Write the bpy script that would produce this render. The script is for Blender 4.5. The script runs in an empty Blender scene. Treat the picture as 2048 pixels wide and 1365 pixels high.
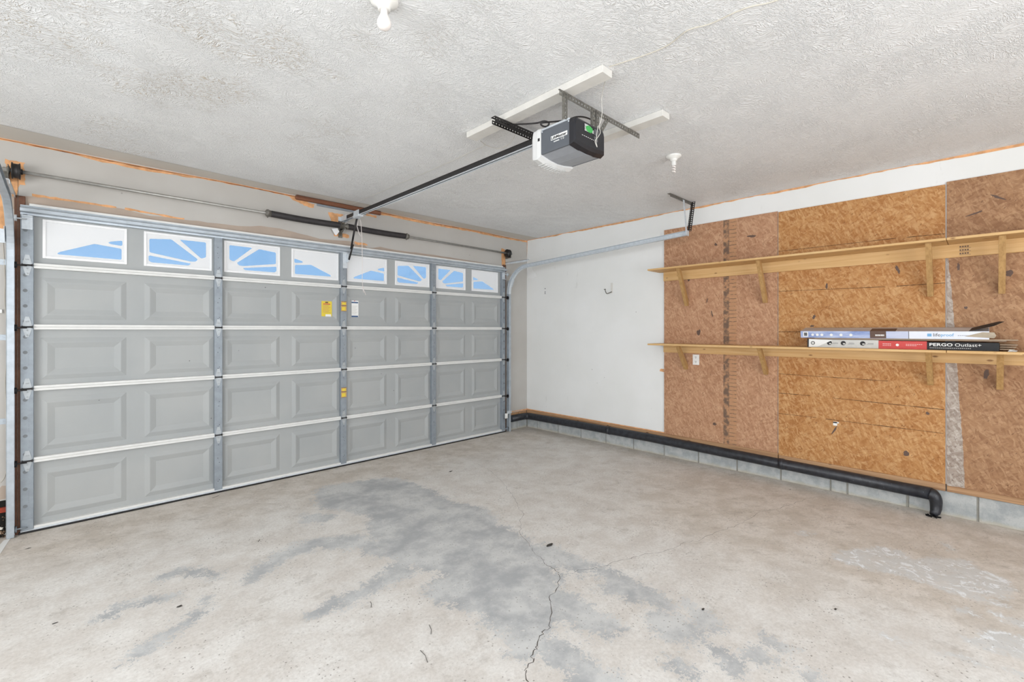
import bpy, math, random
import numpy as np
from mathutils import Vector, Matrix

random.seed(7)
rng = np.random.default_rng(7)
U = 0.0254                       # everything is authored in inches
scn = bpy.context.scene
COL = scn.collection

# ------------------------------------------------------------------ camera, sky, lights, exposure
CAM = (-200.83, -194.83, 59.11)
cd = bpy.data.cameras.new('camera'); cam = bpy.data.objects.new('camera', cd); COL.objects.link(cam)
cam.location = [c * U for c in CAM]
cam.rotation_euler = (math.radians(90), 0, -math.radians(44.009))
cd.sensor_width = 36.0; cd.lens = 36 * 914.77 / 2048; cd.shift_y = -22.0 / 2048
cd.clip_start = 0.05; cd.clip_end = 200
scn.camera = cam

world = bpy.data.worlds.new('sky'); scn.world = world; world.use_nodes = True
bg = world.node_tree.nodes['Background']
bg.inputs['Color'].default_value = (0.128, 0.236, 0.385, 1); bg.inputs['Strength'].default_value = 1.0

def area(name, loc, rot, sx, sy, watts, color):
    l = bpy.data.lights.new(name, 'AREA'); l.shape = 'RECTANGLE'; l.size = sx * U; l.size_y = sy * U
    l.energy = watts; l.color = color
    o = bpy.data.objects.new(name, l); COL.objects.link(o)
    o.location = [c * U for c in loc]; o.rotation_euler = rot
    return o
# fill lamps added to brighten the room, set at made-up windows out of view
area('daylight_back', (-150, -317, 62), (math.radians(103), 0, 0), 150, 84, 70, (0.97, 0.985, 1.0))
area('daylight_left', (-307.5, -165, 66), (math.radians(92), 0, math.radians(-90)), 180, 66, 76, (0.97, 0.985, 1.0))

# sun on the driveway outside; it stands to the right and a little behind the house, so no ray enters the door windows
sl = bpy.data.lights.new('sun', 'SUN'); sl.energy = 11.0; sl.angle = math.radians(0.53); sl.color = (1.0, 0.97, 0.92)
so = bpy.data.objects.new('sun', sl); COL.objects.link(so)
so.rotation_euler = Vector((-0.62, 0.16, -0.77)).to_track_quat('-Z', 'Y').to_euler()

vs = scn.view_settings
vs.view_transform = 'Standard'; vs.look = 'None'; vs.gamma = 1.0; vs.use_curve_mapping = False
vs.exposure = 1.18

# ------------------------------------------------------------------ materials
def srgb(r, g, b):
    def f(c):
        c /= 255.0
        return c / 12.92 if c <= 0.04045 else ((c + 0.055) / 1.055) ** 2.4
    return (f(r), f(g), f(b), 1.0)

class NT:
    """small node-tree helper"""
    def __init__(self, name, rough=0.6, metal=0.0, spec=0.5):
        self.m = bpy.data.materials.new(name); self.m.use_nodes = True
        self.t = self.m.node_tree; self.n = self.t.nodes; self.l = self.t.links
        self.b = self.n['Principled BSDF']
        self.b.inputs['Roughness'].default_value = rough; self.b.inputs['Metallic'].default_value = metal
        self.b.inputs['Specular IOR Level'].default_value = spec
        self._pos = None
    def link(self, a, b): self.l.new(a, b)
    def pos(self):                                  # position in inches
        if self._pos is None:
            g = self.n.new('ShaderNodeNewGeometry'); v = self.n.new('ShaderNodeVectorMath'); v.operation = 'SCALE'
            v.inputs['Scale'].default_value = 1 / U; self.link(g.outputs['Position'], v.inputs[0]); self._pos = v.outputs[0]
        return self._pos
    def map(self, vec, rot=(0, 0, 0), scale=(1, 1, 1), loc=(0, 0, 0)):
        if any(rot):                                # turn first, stretch afterwards
            m = self.n.new('ShaderNodeMapping'); m.inputs['Rotation'].default_value = rot
            self.link(vec, m.inputs['Vector']); vec = m.outputs[0]
        m = self.n.new('ShaderNodeMapping')
        m.inputs['Scale'].default_value = scale; m.inputs['Location'].default_value = loc
        self.link(vec, m.inputs['Vector']); return m.outputs[0]
    def noise(self, vec, scale, detail=3, rough=0.5, dist=0.0):
        n = self.n.new('ShaderNodeTexNoise'); n.inputs['Scale'].default_value = scale
        n.inputs['Detail'].default_value = detail; n.inputs['Roughness'].default_value = rough
        n.inputs['Distortion'].default_value = dist; self.link(vec, n.inputs['Vector']); return n.outputs['Fac']
    def noisec(self, vec, scale, detail=2):
        n = self.n.new('ShaderNodeTexNoise'); n.inputs['Scale'].default_value = scale
        n.inputs['Detail'].default_value = detail; self.link(vec, n.inputs['Vector']); return n.outputs['Color']
    def vor(self, vec, scale, feature='F1', out='Distance', rnd=1.0):
        n = self.n.new('ShaderNodeTexVoronoi'); n.feature = feature; n.inputs['Scale'].default_value = scale
        n.inputs['Randomness'].default_value = rnd; self.link(vec, n.inputs['Vector']); return n.outputs[out]
    def math(self, op, a, b=None, c=None, clamp=False):
        m = self.n.new('ShaderNodeMath'); m.operation = op; m.use_clamp = clamp
        for i, v in enumerate((a, b, c)):
            if v is None: continue
            if isinstance(v, (int, float)): m.inputs[i].default_value = v
            else: self.link(v, m.inputs[i])
        return m.outputs[0]
    def vadd(self, a, b, s=1.0):
        v = self.n.new('ShaderNodeVectorMath'); v.operation = 'MULTIPLY_ADD'
        self.link(b, v.inputs[0]); v.inputs[1].default_value = (s, s, s); self.link(a, v.inputs[2]); return v.outputs[0]
    def step(self, v, lo, hi, a=0.0, b=1.0):
        m = self.n.new('ShaderNodeMapRange'); m.interpolation_type = 'SMOOTHSTEP'
        m.inputs['From Min'].default_value = lo; m.inputs['From Max'].default_value = hi
        m.inputs['To Min'].default_value = a; m.inputs['To Max'].default_value = b
        self.link(v, m.inputs['Value']); return m.outputs[0]
    def mix(self, fac, a, b, mode='MIX'):
        m = self.n.new('ShaderNodeMix'); m.data_type = 'RGBA'; m.blend_type = mode
        if isinstance(fac, (int, float)): m.inputs[0].default_value = fac
        else: self.link(fac, m.inputs[0])
        for i, v in ((6, a), (7, b)):
            if isinstance(v, tuple): m.inputs[i].default_value = v
            else: self.link(v, m.inputs[i])
        return m.outputs[2]
    def sep(self, vec, i):
        s = self.n.new('ShaderNodeSeparateXYZ'); self.link(vec, s.inputs[0]); return s.outputs[i]
    def sepc(self, colr, i=0):
        s = self.n.new('ShaderNodeSeparateColor'); self.link(colr, s.inputs[0]); return s.outputs[i]
    def attr(self, name):
        a = self.n.new('ShaderNodeAttribute'); a.attribute_name = name; return a.outputs['Fac']
    def color(self, c):
        if isinstance(c, tuple): self.b.inputs['Base Color'].default_value = c
        else: self.link(c, self.b.inputs['Base Color'])
        return self
    def rough(self, r): self.link(r, self.b.inputs['Roughness']); return self
    def bump(self, h, strength=0.5, dist=0.1):
        b = self.n.new('ShaderNodeBump'); b.inputs['Strength'].default_value = strength
        b.inputs['Distance'].default_value = dist * U; self.link(h, b.inputs['Height'])
        self.link(b.outputs[0], self.b.inputs['Normal']); return self

M = {}
def plain(name, c, rough=0.6, metal=0.0, var=0.06, scale=0.6, spec=0.5, bump=0.0):
    t = NT(name, rough, metal, spec); n = t.noise(t.pos(), scale, 4, 0.6)
    f = t.step(n, 0.3, 0.7)
    lo = tuple(x * (1 - var) for x in c[:3]) + (1,); hi = tuple(min(1, x * (1 + var)) for x in c[:3]) + (1,)
    t.color(t.mix(f, lo, hi))
    if bump: t.bump(t.noise(t.pos(), 6, 3), bump, 0.03)
    M[name] = t.m; return t.m

plain('white_plastic', srgb(232, 231, 227), 0.45, var=0.03)
plain('frame_plastic', srgb(240, 240, 240), 0.5, var=0.02)
plain('porcelain', srgb(232, 230, 224), 0.25, var=0.02)
plain('bulb_glass', srgb(236, 228, 222), 0.2, var=0.01)
plain('black_steel', srgb(44, 42, 42), 0.45, 0.3, 0.15)
plain('spring_black', srgb(58, 55, 56), 0.55, 0.2, 0.12)
plain('dark_steel', srgb(112, 109, 102), 0.55, 0.35, 0.25, 1.5)
plain('galvanized', srgb(208, 214, 219), 0.4, 0.25, 0.07, 0.8)
plain('stile_steel', srgb(144, 152, 159), 0.5, 0.25, 0.08, 0.5)
plain('shaft_steel', srgb(165, 163, 158), 0.42, 0.5, 0.12)
plain('hinge_steel', srgb(172, 177, 180), 0.45, 0.3, 0.08)
plain('track_steel', srgb(176, 184, 191), 0.36, 0.3, 0.1, 0.3)
plain('rail_paint', srgb(222, 222, 219), 0.5, 0.0, 0.03, 0.3)
plain('hole_dark', srgb(118, 122, 125), 0.8)
plain('cavity', srgb(26, 22, 19), 0.95)
plain('rubber', srgb(22, 22, 22), 0.7)
plain('opener_grey', srgb(88, 92, 98), 0.45, 0, 0.03)
plain('opener_light', srgb(148, 151, 156), 0.5, 0, 0.03)
plain('opener_black', srgb(28, 28, 33), 0.35, 0, 0.05)
plain('print_white', srgb(235, 235, 232), 0.6, var=0.01)
plain('print_black', srgb(25, 25, 28), 0.6, var=0.01)
plain('print_grey', srgb(96, 96, 98), 0.6, var=0.01)
plain('print_green', srgb(66, 165, 82), 0.6, var=0.03)
plain('print_blue', srgb(120, 172, 214), 0.6, var=0.02)
plain('print_navy', srgb(58, 88, 128), 0.6, var=0.02)
plain('print_red', srgb(205, 74, 70), 0.6, var=0.02)
plain('print_brown', srgb(96, 74, 62), 0.6, var=0.06)
plain('label_yellow', srgb(226, 202, 62), 0.55, var=0.03)
plain('label_orange', srgb(198, 158, 96), 0.6, var=0.08, scale=2)
plain('carton_white', srgb(226, 230, 240), 0.55, var=0.02)
plain('carton_grey', srgb(204, 203, 198), 0.6, var=0.04)
plain('carton_inside', srgb(178, 165, 146), 0.8, var=0.05)
plain('rope_white', srgb(224, 216, 212), 0.8)
plain('wire_white', srgb(214, 210, 200), 0.6)
plain('wire_tan', srgb(208, 201, 186), 0.7)
plain('orange_primer', srgb(218, 164, 116), 0.85, var=0.2, scale=0.35)
plain('orange_dark', srgb(140, 88, 56), 0.9, var=0.3, scale=0.5)
plain('bare_board', srgb(176, 160, 146), 0.9, var=0.05, scale=0.12)
plain('crack_dark', srgb(88, 82, 76), 0.95, var=0.3, scale=0.8)
plain('pencil', srgb(78, 52, 34), 0.9, var=0.2)
plain('debris_dark', srgb(58, 54, 50), 0.9, var=0.3, scale=2)
plain('driveway', srgb(200, 196, 188), 0.9, var=0.05, scale=0.05)
plain('mortar', srgb(150, 148, 140), 0.95, var=0.1, bump=0.5)
plain('white_board', srgb(216, 213, 206), 0.7, var=0.04, scale=0.3)
plain('window_trim', srgb(228, 226, 220), 0.6)
plain('tile_back', srgb(236, 236, 234), 0.85, var=0.01)
plain('margin_paint', srgb(206, 200, 191), 0.8, var=0.03, scale=0.05)
plain('jamb_brown', srgb(104, 70, 52), 0.75, var=0.3, scale=0.25)
plain('red_wood', srgb(150, 58, 36), 0.8, var=0.2)
plain('rubble_mix', srgb(120, 98, 78), 0.95, var=0.75, scale=1.6)
plain('rubble_white', srgb(225, 220, 210), 0.9, var=0.1)

def make_ceiling():
    t = NT('ceiling_texture', 0.6, spec=0.35)
    p = t.pos()
    w = t.vadd(p, t.noisec(p, 0.11, 2), 9.0)
    a = t.noise(t.map(w, (0, 0, 0.45), (0.62, 2.2, 1)), 1.0, 2.0, 0.5, 0.5)
    ridge = t.math('ABSOLUTE', t.math('SUBTRACT', a, 0.5))
    big = t.noise(p, 0.05, 3)
    amp = t.step(big, 0.34, 0.64, 0.25, 1.0)
    h = t.math('MULTIPLY', t.step(ridge, 0.0, 0.075, 1.0, 0.0), amp)
    b2 = t.noise(t.map(w, (0, 0, -0.9), (1.5, 3.4, 1)), 1.0, 2.0, 0.5, 0.4)
    h2 = t.math('ADD', h, t.math('MULTIPLY', t.step(b2, 0.5, 0.66), 0.55))
    # tan tint on the strokes, stronger towards the left of the room
    side = t.step(t.math('ADD', t.sep(p, 0), t.math('MULTIPLY', t.noise(p, 0.02, 3), 90.0)), -130.0, -80.0, 1.0, 0.12)
    tan_mask = t.math('MULTIPLY', t.math('MULTIPLY', t.step(t.noise(p, 0.04, 4), 0.36, 0.6), side), t.step(h, 0.6, 1.0))
    t.color(t.mix(t.math('MULTIPLY', tan_mask, 0.75), srgb(234, 234, 233), srgb(186, 168, 142)))
    t.bump(h2, 0.66, 0.2); M['ceiling'] = t.m
make_ceiling()

def make_drywall(name, c, c2):
    t = NT(name, 0.75, spec=0.3); p = t.pos()
    f = t.step(t.noise(p, 0.03, 4, 0.55), 0.35, 0.68)
    colr = t.mix(f, c, c2)
    scuff = t.step(t.noise(t.map(p, (0, 0.2, 0), (0.5, 0.5, 0.12)), 0.35, 5, 0.65), 0.66, 0.75)
    colr = t.mix(t.math('MULTIPLY', scuff, 0.16), colr, srgb(150, 146, 138))
    dots = t.step(t.vor(p, 0.16), 0.05, 0.02, 0, 1)
    dots = t.math('MULTIPLY', t.step(t.vor(p, 0.16), 0.035, 0.055, 1.0, 0.0), t.step(t.noise(p, 0.02, 2), 0.5, 0.6))
    colr = t.mix(t.math('MULTIPLY', dots, 0.55), colr, srgb(120, 112, 104))
    t.color(colr); t.bump(t.noise(p, 2.2, 4), 0.12, 0.05); M[name] = t.m
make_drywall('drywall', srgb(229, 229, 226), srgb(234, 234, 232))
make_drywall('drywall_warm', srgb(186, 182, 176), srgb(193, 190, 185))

def make_floor():
    t = NT('concrete_floor', 0.62, spec=0.35); p = t.pos()
    n1 = t.noise(p, 0.035, 5, 0.6); n2 = t.noise(p, 0.30, 6, 0.68); n3 = t.noise(p, 1.5, 4, 0.65)
    nf = t.noise(p, 5.0, 2, 0.6); nm = t.noise(p, 0.10, 6, 0.7)
    # pale centre, browner towards the door and right wall (attribute 'brown')
    pale = t.mix(t.step(nm, 0.36, 0.66), srgb(212, 206, 199), srgb(228, 225, 220))
    tan = t.mix(t.step(nm, 0.36, 0.64), srgb(202, 192, 180), srgb(223, 215, 206))
    br = t.math('ADD', t.attr('brown'), t.math('MULTIPLY', t.math('SUBTRACT', n1, 0.5), 1.1))
    base = t.mix(t.step(br, 0.2, 0.9), pale, tan)
    # blotchy dirt, finer towards the details
    blot = t.step(t.noise(p, 0.16, 8, 0.74), 0.52, 0.72)
    base = t.mix(t.math('MULTIPLY', blot, 0.5), base, srgb(166, 158, 149))
    swp = t.noise(t.map(p, (0, 0, 0.75), (0.16, 0.42, 1)), 1.0, 7, 0.7, 0.3)
    base = t.mix(t.math('MULTIPLY', t.step(swp, 0.52, 0.70), t.step(t.attr('brown'), 0.1, 0.7, 0.08, 0.45)), base, srgb(164, 152, 138))
    base = t.mix(t.step(n3, 0.35, 0.65, 0.26, 0.0), base, srgb(172, 164, 155))
    # grey worn-through patches: signed distance in inches + ragged noise
    sd = t.math('ADD', t.math('ADD', t.attr('grey_sd'), 0.9), t.math('MULTIPLY', t.math('SUBTRACT', n2, 0.5), 11.0))
    sd = t.math('ADD', sd, t.math('MULTIPLY', t.math('SUBTRACT', n3, 0.5), 11.0))
    sd = t.math('ADD', sd, t.math('MULTIPLY', t.math('SUBTRACT', nf, 0.5), 5.0))
    g = t.step(sd, -0.3, 0.45)
    fleck = t.step(t.noise(p, 0.8, 6, 0.75), 0.60, 0.68)           # pale skin left inside the patches
    g = t.math('MULTIPLY', g, t.math('SUBTRACT', 1.0, t.math('MULTIPLY', fleck, t.step(t.attr('grey_sd'), 2.0, 14.0, 0.85, 0.35))))
    grey = t.mix(t.step(t.noise(p, 0.09, 6, 0.68), 0.36, 0.64), srgb(164, 166, 168), srgb(204, 204, 202))
    base = t.mix(t.math('MULTIPLY', g, 0.9), base, grey)
    # white paint spills
    sw = t.math('ADD', t.attr('white_sd'), t.math('MULTIPLY', t.math('SUBTRACT', n2, 0.5), 8.0))
    sw = t.math('ADD', sw, t.math('MULTIPLY', t.math('SUBTRACT', n3, 0.5), 5.0))
    halo = t.math('MULTIPLY', t.step(sw, -1.2, 0.8), t.step(n2, 0.3, 0.6, 0.45, 0.85))
    base = t.mix(halo, base, srgb(204, 204, 202))
    rim = t.math('MULTIPLY', t.step(t.noise(p, 0.22, 6, 0.72, 2.2), 0.53, 0.60), t.step(sw, -0.6, 0.8))
    base = t.mix(t.math('MULTIPLY', rim, 0.8), base, srgb(236, 238, 240))
    # dark pits
    pv = t.vor(t.vadd(p, t.noisec(p, 0.8), 0.8), 1.15)
    pit = t.math('MULTIPLY', t.step(pv, 0.10, 0.24, 1.0, 0.0), t.step(t.noise(p, 0.09, 6, 0.7), 0.45, 0.60))
    base = t.mix(t.math('MULTIPLY', pit, 0.7), base, srgb(116, 108, 100))
    pv2 = t.math('MULTIPLY', t.step(t.noise(p, 2.6, 5, 0.75), 0.57, 0.68), t.step(t.noise(p, 0.06, 6, 0.7), 0.42, 0.62))
    base = t.mix(t.math('MULTIPLY', pv2, 0.65), base, srgb(132, 124, 115))
    t.color(base); t.rough(t.step(g, 0, 1, 0.72, 0.55))
    hh = t.math('ADD', t.math('MULTIPLY', n3, 0.5), t.math('SUBTRACT', t.math('MULTIPLY', nf, 0.3), t.math('ADD', pit, t.math('MULTIPLY', g, 0.5))))
    t.bump(hh, 0.25, 0.08); M['floor'] = t.m
make_floor()

def make_osb(name, dark, mid, light, fleck):
    t = NT(name, 0.68, spec=0.3); p = t.pos()
    w = t.vadd(p, t.noisec(p, 0.5, 3), 0.9)
    colr = t.mix(t.step(t.noise(p, 0.06, 5, 0.65), 0.32, 0.68), dark, mid)
    for i, ang in enumerate((0.25, 1.1, -0.6, 1.9, -1.2, 0.7)):
        v = t.map(w, (ang, 0, 0), (1, 0.34, 1.5), (i * 7.3, i * 3.1, i * 5.7))
        r = t.sepc(t.vor(v, 0.85 + 0.14 * i, out='Color'), i % 3)
        colr = t.mix(t.step(r, 0.62, 0.9, 0.0, 0.6), colr, light if i % 2 == 0 else mid)
        colr = t.mix(t.step(r, 0.08, 0.2, 0.45, 0.0), colr, dark)
    fv = t.map(w, (0.9, 0, 0), (1, 0.6, 2.2))
    fr = t.vor(fv, 0.55); fc = t.sepc(t.vor(fv, 0.55, out='Color'), 1)
    fl = t.math('MULTIPLY', t.step(fr, 0.07, 0.18, 1.0, 0.0), t.step(fc, 0.3, 0.5))
    colr = t.mix(t.math('MULTIPLY', fl, 0.65), colr, fleck)
    grain = t.noise(t.map(w, (0.4, 0, 0), (1, 0.8, 3)), 2.2, 4, 0.6)
    colr = t.mix(t.step(grain, 0.3, 0.75, 0.22, 0.0), colr, dark)
    t.color(colr); t.bump(grain, 0.2, 0.03); M[name] = t.m
make_osb('osb_orange', srgb(162, 108, 60), srgb(188, 138, 86), srgb(212, 170, 120), srgb(88, 52, 28))
make_osb('osb_brown', srgb(162, 118, 88), srgb(186, 142, 110), srgb(208, 168, 134), srgb(106, 76, 60))
make_osb('osb_dull', srgb(140, 101, 72), srgb(166, 126, 92), srgb(190, 152, 116), srgb(90, 62, 46))
make_osb('osb_grey', srgb(140, 124, 112), srgb(172, 158, 146), srgb(205, 196, 186), srgb(100, 88, 80))

def make_wood(name, a, b, knot, axis=1, spec=0.35, knots=True):
    t = NT(name, 0.6, spec=spec); p = t.pos()
    sc = [1.1, 1.1, 1.1]; sc[axis] = 0.03
    g = t.noise(t.map(p, (0, 0, 0), tuple(sc)), 1.2, 5, 0.6, 0.5)
    colr = t.mix(t.step(g, 0.3, 0.7), a, b)
    if knots:
        ks = [0.32, 0.32, 0.32]; ks[axis] = 0.14
        kv = t.vor(t.map(p, (0, 0, 0), tuple(ks), (0.3, 0.2, 0.7)), 1.0)
        colr = t.mix(t.math('MULTIPLY', t.step(kv, 0.06, 0.14, 1.0, 0.0), 0.8), colr, knot)
    t.color(colr); t.bump(g, 0.1, 0.03); M[name] = t.m
make_wood('pine', srgb(202, 160, 104), srgb(218, 182, 130), srgb(120, 78, 42))
make_wood('pine_stick', srgb(164, 126, 78), srgb(188, 150, 98), srgb(130, 90, 50), axis=2, knots=False)
make_wood('sill_wood', srgb(150, 112, 80), srgb(188, 150, 112), srgb(92, 62, 42))
make_wood('header_wood', srgb(104, 66, 48), srgb(134, 88, 64), srgb(66, 42, 30), axis=0)
make_wood('plank_tan', srgb(176, 154, 128), srgb(196, 176, 150), srgb(150, 130, 110), knots=False)

def make_block():
    t = NT('cinder_block', 0.92, spec=0.2); p = t.pos()
    n = t.noise(p, 0.25, 4, 0.6); s = t.noise(p, 3.0, 3, 0.7)
    colr = t.mix(t.step(n, 0.35, 0.65), srgb(160, 164, 165), srgb(186, 188, 186))
    colr = t.mix(t.step(s, 0.55, 0.72, 0, 0.5), colr, srgb(120, 122, 122))
    low = t.math('ADD', t.sep(p, 2), t.math('MULTIPLY', n, 3.0))
    colr = t.mix(t.step(low, 1.6, 3.0, 0.55, 0.0), colr, srgb(196, 186, 162))
    t.color(colr); t.bump(s, 0.5, 0.08); M['block'] = t.m
make_block()

def make_pipe():
    t = NT('pipe_black', 0.4); p = t.pos()
    colr = t.mix(t.step(t.noise(p, 0.5, 4, 0.6), 0.3, 0.7), srgb(28, 30, 35), srgb(48, 50, 56))
    sp = t.math('MULTIPLY', t.step(t.noise(p, 2.4, 4, 0.7), 0.66, 0.72), t.step(t.noise(p, 0.12, 3, 0.6), 0.5, 0.6))
    t.color(t.mix(t.math('MULTIPLY', sp, 0.8), colr, srgb(190, 194, 200))); M['pipe_black'] = t.m
make_pipe()

def make_sheet():
    t = NT('door_sheet', 0.55, spec=0.35); p = t.pos()
    colr = t.mix(t.step(t.noise(p, 0.05, 3), 0.3, 0.7), srgb(164, 167, 167), srgb(171, 173, 172))
    v = t.vor(p, 0.11)
    colr = t.mix(t.math('MULTIPLY', t.step(v, 0.016, 0.03, 1.0, 0.0), 0.7), colr, srgb(70, 70, 70))
    t.color(colr); M['sheet'] = t.m
make_sheet()

def make_ink():
    t = NT('ink_strip', 0.85, spec=0.2); p = t.pos()
    w = t.vadd(p, t.noisec(p, 0.6), 0.5)
    y = t.sep(w, 1); z = t.sep(w, 2)
    tick = t.step(t.math('ABSOLUTE', t.math('SUBTRACT', t.math('FRACT', t.math('MULTIPLY', z, 0.62)), 0.5)), 0.36, 0.46)
    n = t.noise(p, 0.5, 5, 0.7)
    band = t.step(y, -119.6, -119.0)                  # darker smear on the corner side
    ink = t.math('MAXIMUM', t.math('MULTIPLY', tick, 0.85), t.math('MULTIPLY', band, 0.9))
    ink = t.math('MULTIPLY', ink, t.step(n, 0.36, 0.56))
    wood = t.mix(t.noise(p, 0.9, 3), srgb(172, 128, 96), srgb(194, 150, 114))
    t.color(t.mix(t.math('MULTIPLY', ink, 0.85), wood, srgb(82, 76, 72))); M['ink_strip'] = t.m
make_ink()

def make_glass():
    t = NT('window_glass', 0.03); t.color((0.95, 0.97, 1, 1))
    tr = t.n.new('ShaderNodeBsdfTransparent'); gl = t.n.new('ShaderNodeBsdfGlossy'); gl.inputs['Roughness'].default_value = 0.05
    fr = t.n.new('ShaderNodeFresnel'); fr.inputs['IOR'].default_value = 1.45; mx = t.n.new('ShaderNodeMixShader')
    t.link(fr.outputs[0], mx.inputs[0]); t.link(tr.outputs[0], mx.inputs[1]); t.link(gl.outputs[0], mx.inputs[2])
    t.link(mx.outputs[0], t.n['Material Output'].inputs['Surface']); M['glass'] = t.m
make_glass()

def make_translucent():
    t = NT('lens_plastic', 0.35); t.color(srgb(218, 218, 216)); t.b.inputs['Subsurface Weight'].default_value = 0.0
    M['lens'] = t.m
    t = NT('sunburst_plastic', 0.5); t.color(srgb(240, 240, 240))
    d = t.n.new('ShaderNodeBsdfTranslucent'); d.inputs['Color'].default_value = (0.93, 0.93, 0.93, 1)
    mx = t.n.new('ShaderNodeMixShader'); mx.inputs[0].default_value = 0.42
    t.link(t.b.outputs[0], mx.inputs[1]); t.link(d.outputs[0], mx.inputs[2])
    t.link(mx.outputs[0], t.n['Material Output'].inputs['Surface']); M['sunburst'] = t.m
make_translucent()

def make_carton_blue():
    t = NT('carton_blue', 0.5); p = t.pos(); y = t.sep(p, 1)
    n = t.noise(t.map(p, (0, 0, 0), (1, 0.2, 0.8)), 0.6, 4, 0.6)
    blue = t.mix(t.step(n, 0.35, 0.65), srgb(126, 146, 196), srgb(186, 198, 226))
    t.color(t.mix(t.step(y, -176, -168, 0.75, 0.0), blue, srgb(212, 216, 232))); M['carton_blue'] = t.m
    t = NT('carton_top', 0.55); p = t.pos()
    n = t.noise(t.map(p, (0, 0, 0), (1, 0.06, 1)), 1.0, 4, 0.6)
    t.color(t.mix(t.step(n, 0.35, 0.65), srgb(168, 156, 150), srgb(200, 194, 192))); M['carton_top'] = t.m
make_carton_blue()

# ------------------------------------------------------------------ mesh helpers (inches)
WL = {}                                            # object -> world origin in inches
class MB:
    def __init__(self): self.v = []; self.f = []; self.mi = []; self.cur = 0; self.sm = []; self.smooth = False
    def add(self, vs_, fs):
        o = len(self.v); self.v += [tuple(map(float, q)) for q in vs_]
        for f in fs: self.f.append([i + o for i in f]); self.mi.append(self.cur); self.sm.append(self.smooth)
        return self
    def box(self, x0, x1, y0, y1, z0, z1):
        x0, x1 = min(x0, x1), max(x0, x1); y0, y1 = min(y0, y1), max(y0, y1); z0, z1 = min(z0, z1), max(z0, z1)
        return self.add([(x0, y0, z0), (x1, y0, z0), (x1, y1, z0), (x0, y1, z0), (x0, y0, z1), (x1, y0, z1), (x1, y1, z1), (x0, y1, z1)],
                        [(0, 3, 2, 1), (4, 5, 6, 7), (0, 1, 5, 4), (1, 2, 6, 5), (2, 3, 7, 6), (3, 0, 4, 7)])
    def bbox(self, x0, x1, y0, y1, z0, z1, b=0.1):
        """box with all edges chamfered"""
        x0, x1 = min(x0, x1), max(x0, x1); y0, y1 = min(y0, y1), max(y0, y1); z0, z1 = min(z0, z1), max(z0, z1)
        b = min(b, (x1 - x0) * .45, (y1 - y0) * .45, (z1 - z0) * .45)
        V = []; idx = {}
        for i, x in enumerate((x0, x1)):
            for j, y in enumerate((y0, y1)):
                for k, z in enumerate((z0, z1)):
                    sx, sy, sz = (1, -1)[i], (1, -1)[j], (1, -1)[k]
                    idx[(i, j, k, 0)] = len(V); V.append((x, y + sy * b, z + sz * b))
                    idx[(i, j, k, 1)] = len(V); V.append((x + sx * b, y, z + sz * b))
                    idx[(i, j, k, 2)] = len(V); V.append((x + sx * b, y + sy * b, z))
        F = []
        g = lambda i, j, k, a: idx[(i, j, k, a)]
        for i in (0, 1):
            q = [g(i, 0, 0, 0), g(i, 1, 0, 0), g(i, 1, 1, 0), g(i, 0, 1, 0)]; F.append(q if i else q[::-1])
            q = [g(0, i, 0, 1), g(1, i, 0, 1), g(1, i, 1, 1), g(0, i, 1, 1)]; F.append(q[::-1] if i else q)
            q = [g(0, 0, i, 2), g(1, 0, i, 2), g(1, 1, i, 2), g(0, 1, i, 2)]; F.append(q if i else q[::-1])
        for a in (0, 1):
            for c in (0, 1):
                F.append([g(a, c, 0, 0), g(a, c, 1, 0), g(a, c, 1, 1), g(a, c, 0, 1)])
                F.append([g(a, 0, c, 0), g(a, 1, c, 0), g(a, 1, c, 2), g(a, 0, c, 2)])
                F.append([g(0, a, c, 1), g(1, a, c, 1), g(1, a, c, 2), g(0, a, c, 2)])
                for e in (0, 1): F.append([g(a, c, e, 0), g(a, c, e, 1), g(a, c, e, 2)])
        return self.add(V, F)
    def obox(self, o, ax, ay, az):
        o, ax, ay, az = Vector(o), Vector(ax), Vector(ay), Vector(az)
        P = [o, o + ax, o + ax + ay, o + ay]; P += [q + az for q in P]
        F = [(0, 3, 2, 1), (4, 5, 6, 7), (0, 1, 5, 4), (1, 2, 6, 5), (2, 3, 7, 6), (3, 0, 4, 7)]
        if ax.cross(ay).dot(az) < 0: F = [f[::-1] for f in F]
        return self.add(P, F)
    def tube(self, pts, r, n=8, cap=True, rs=None):
        pts = [Vector(p) for p in pts]; rings = []; o = len(self.v); sm = self.smooth; self.smooth = True
        up = None; V = []
        for i, p in enumerate(pts):
            t = (pts[min(i + 1, len(pts) - 1)] - pts[max(i - 1, 0)]).normalized()
            if up is None:
                up = Vector((0, 0, 1)) if abs(t.z) < 0.9 else Vector((1, 0, 0))
            a = t.cross(up)
            a = a.normalized() if a.length > 1e-6 else t.orthogonal().normalized()
            b = a.cross(t).normalized(); up = b
            rr = rs[i] if rs else r
            for k in range(n):
                an = 2 * math.pi * k / n; V.append(p + a * (rr * math.cos(an)) + b * (rr * math.sin(an)))
        F = []
        for i in range(len(pts) - 1):
            for k in range(n):
                F.append((i * n + k, i * n + (k + 1) % n, (i + 1) * n + (k + 1) % n, (i + 1) * n + k))
        self.add(V, F); self.smooth = False
        if cap: self.add([], []); L = len(self.v) - len(V); self.f.append([L + k for k in range(n)][::-1]); self.mi.append(self.cur); self.sm.append(False); \
            self.f.append([L + (len(pts) - 1) * n + k for k in range(n)]); self.mi.append(self.cur); self.sm.append(False)
        self.smooth = sm; return self
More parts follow.
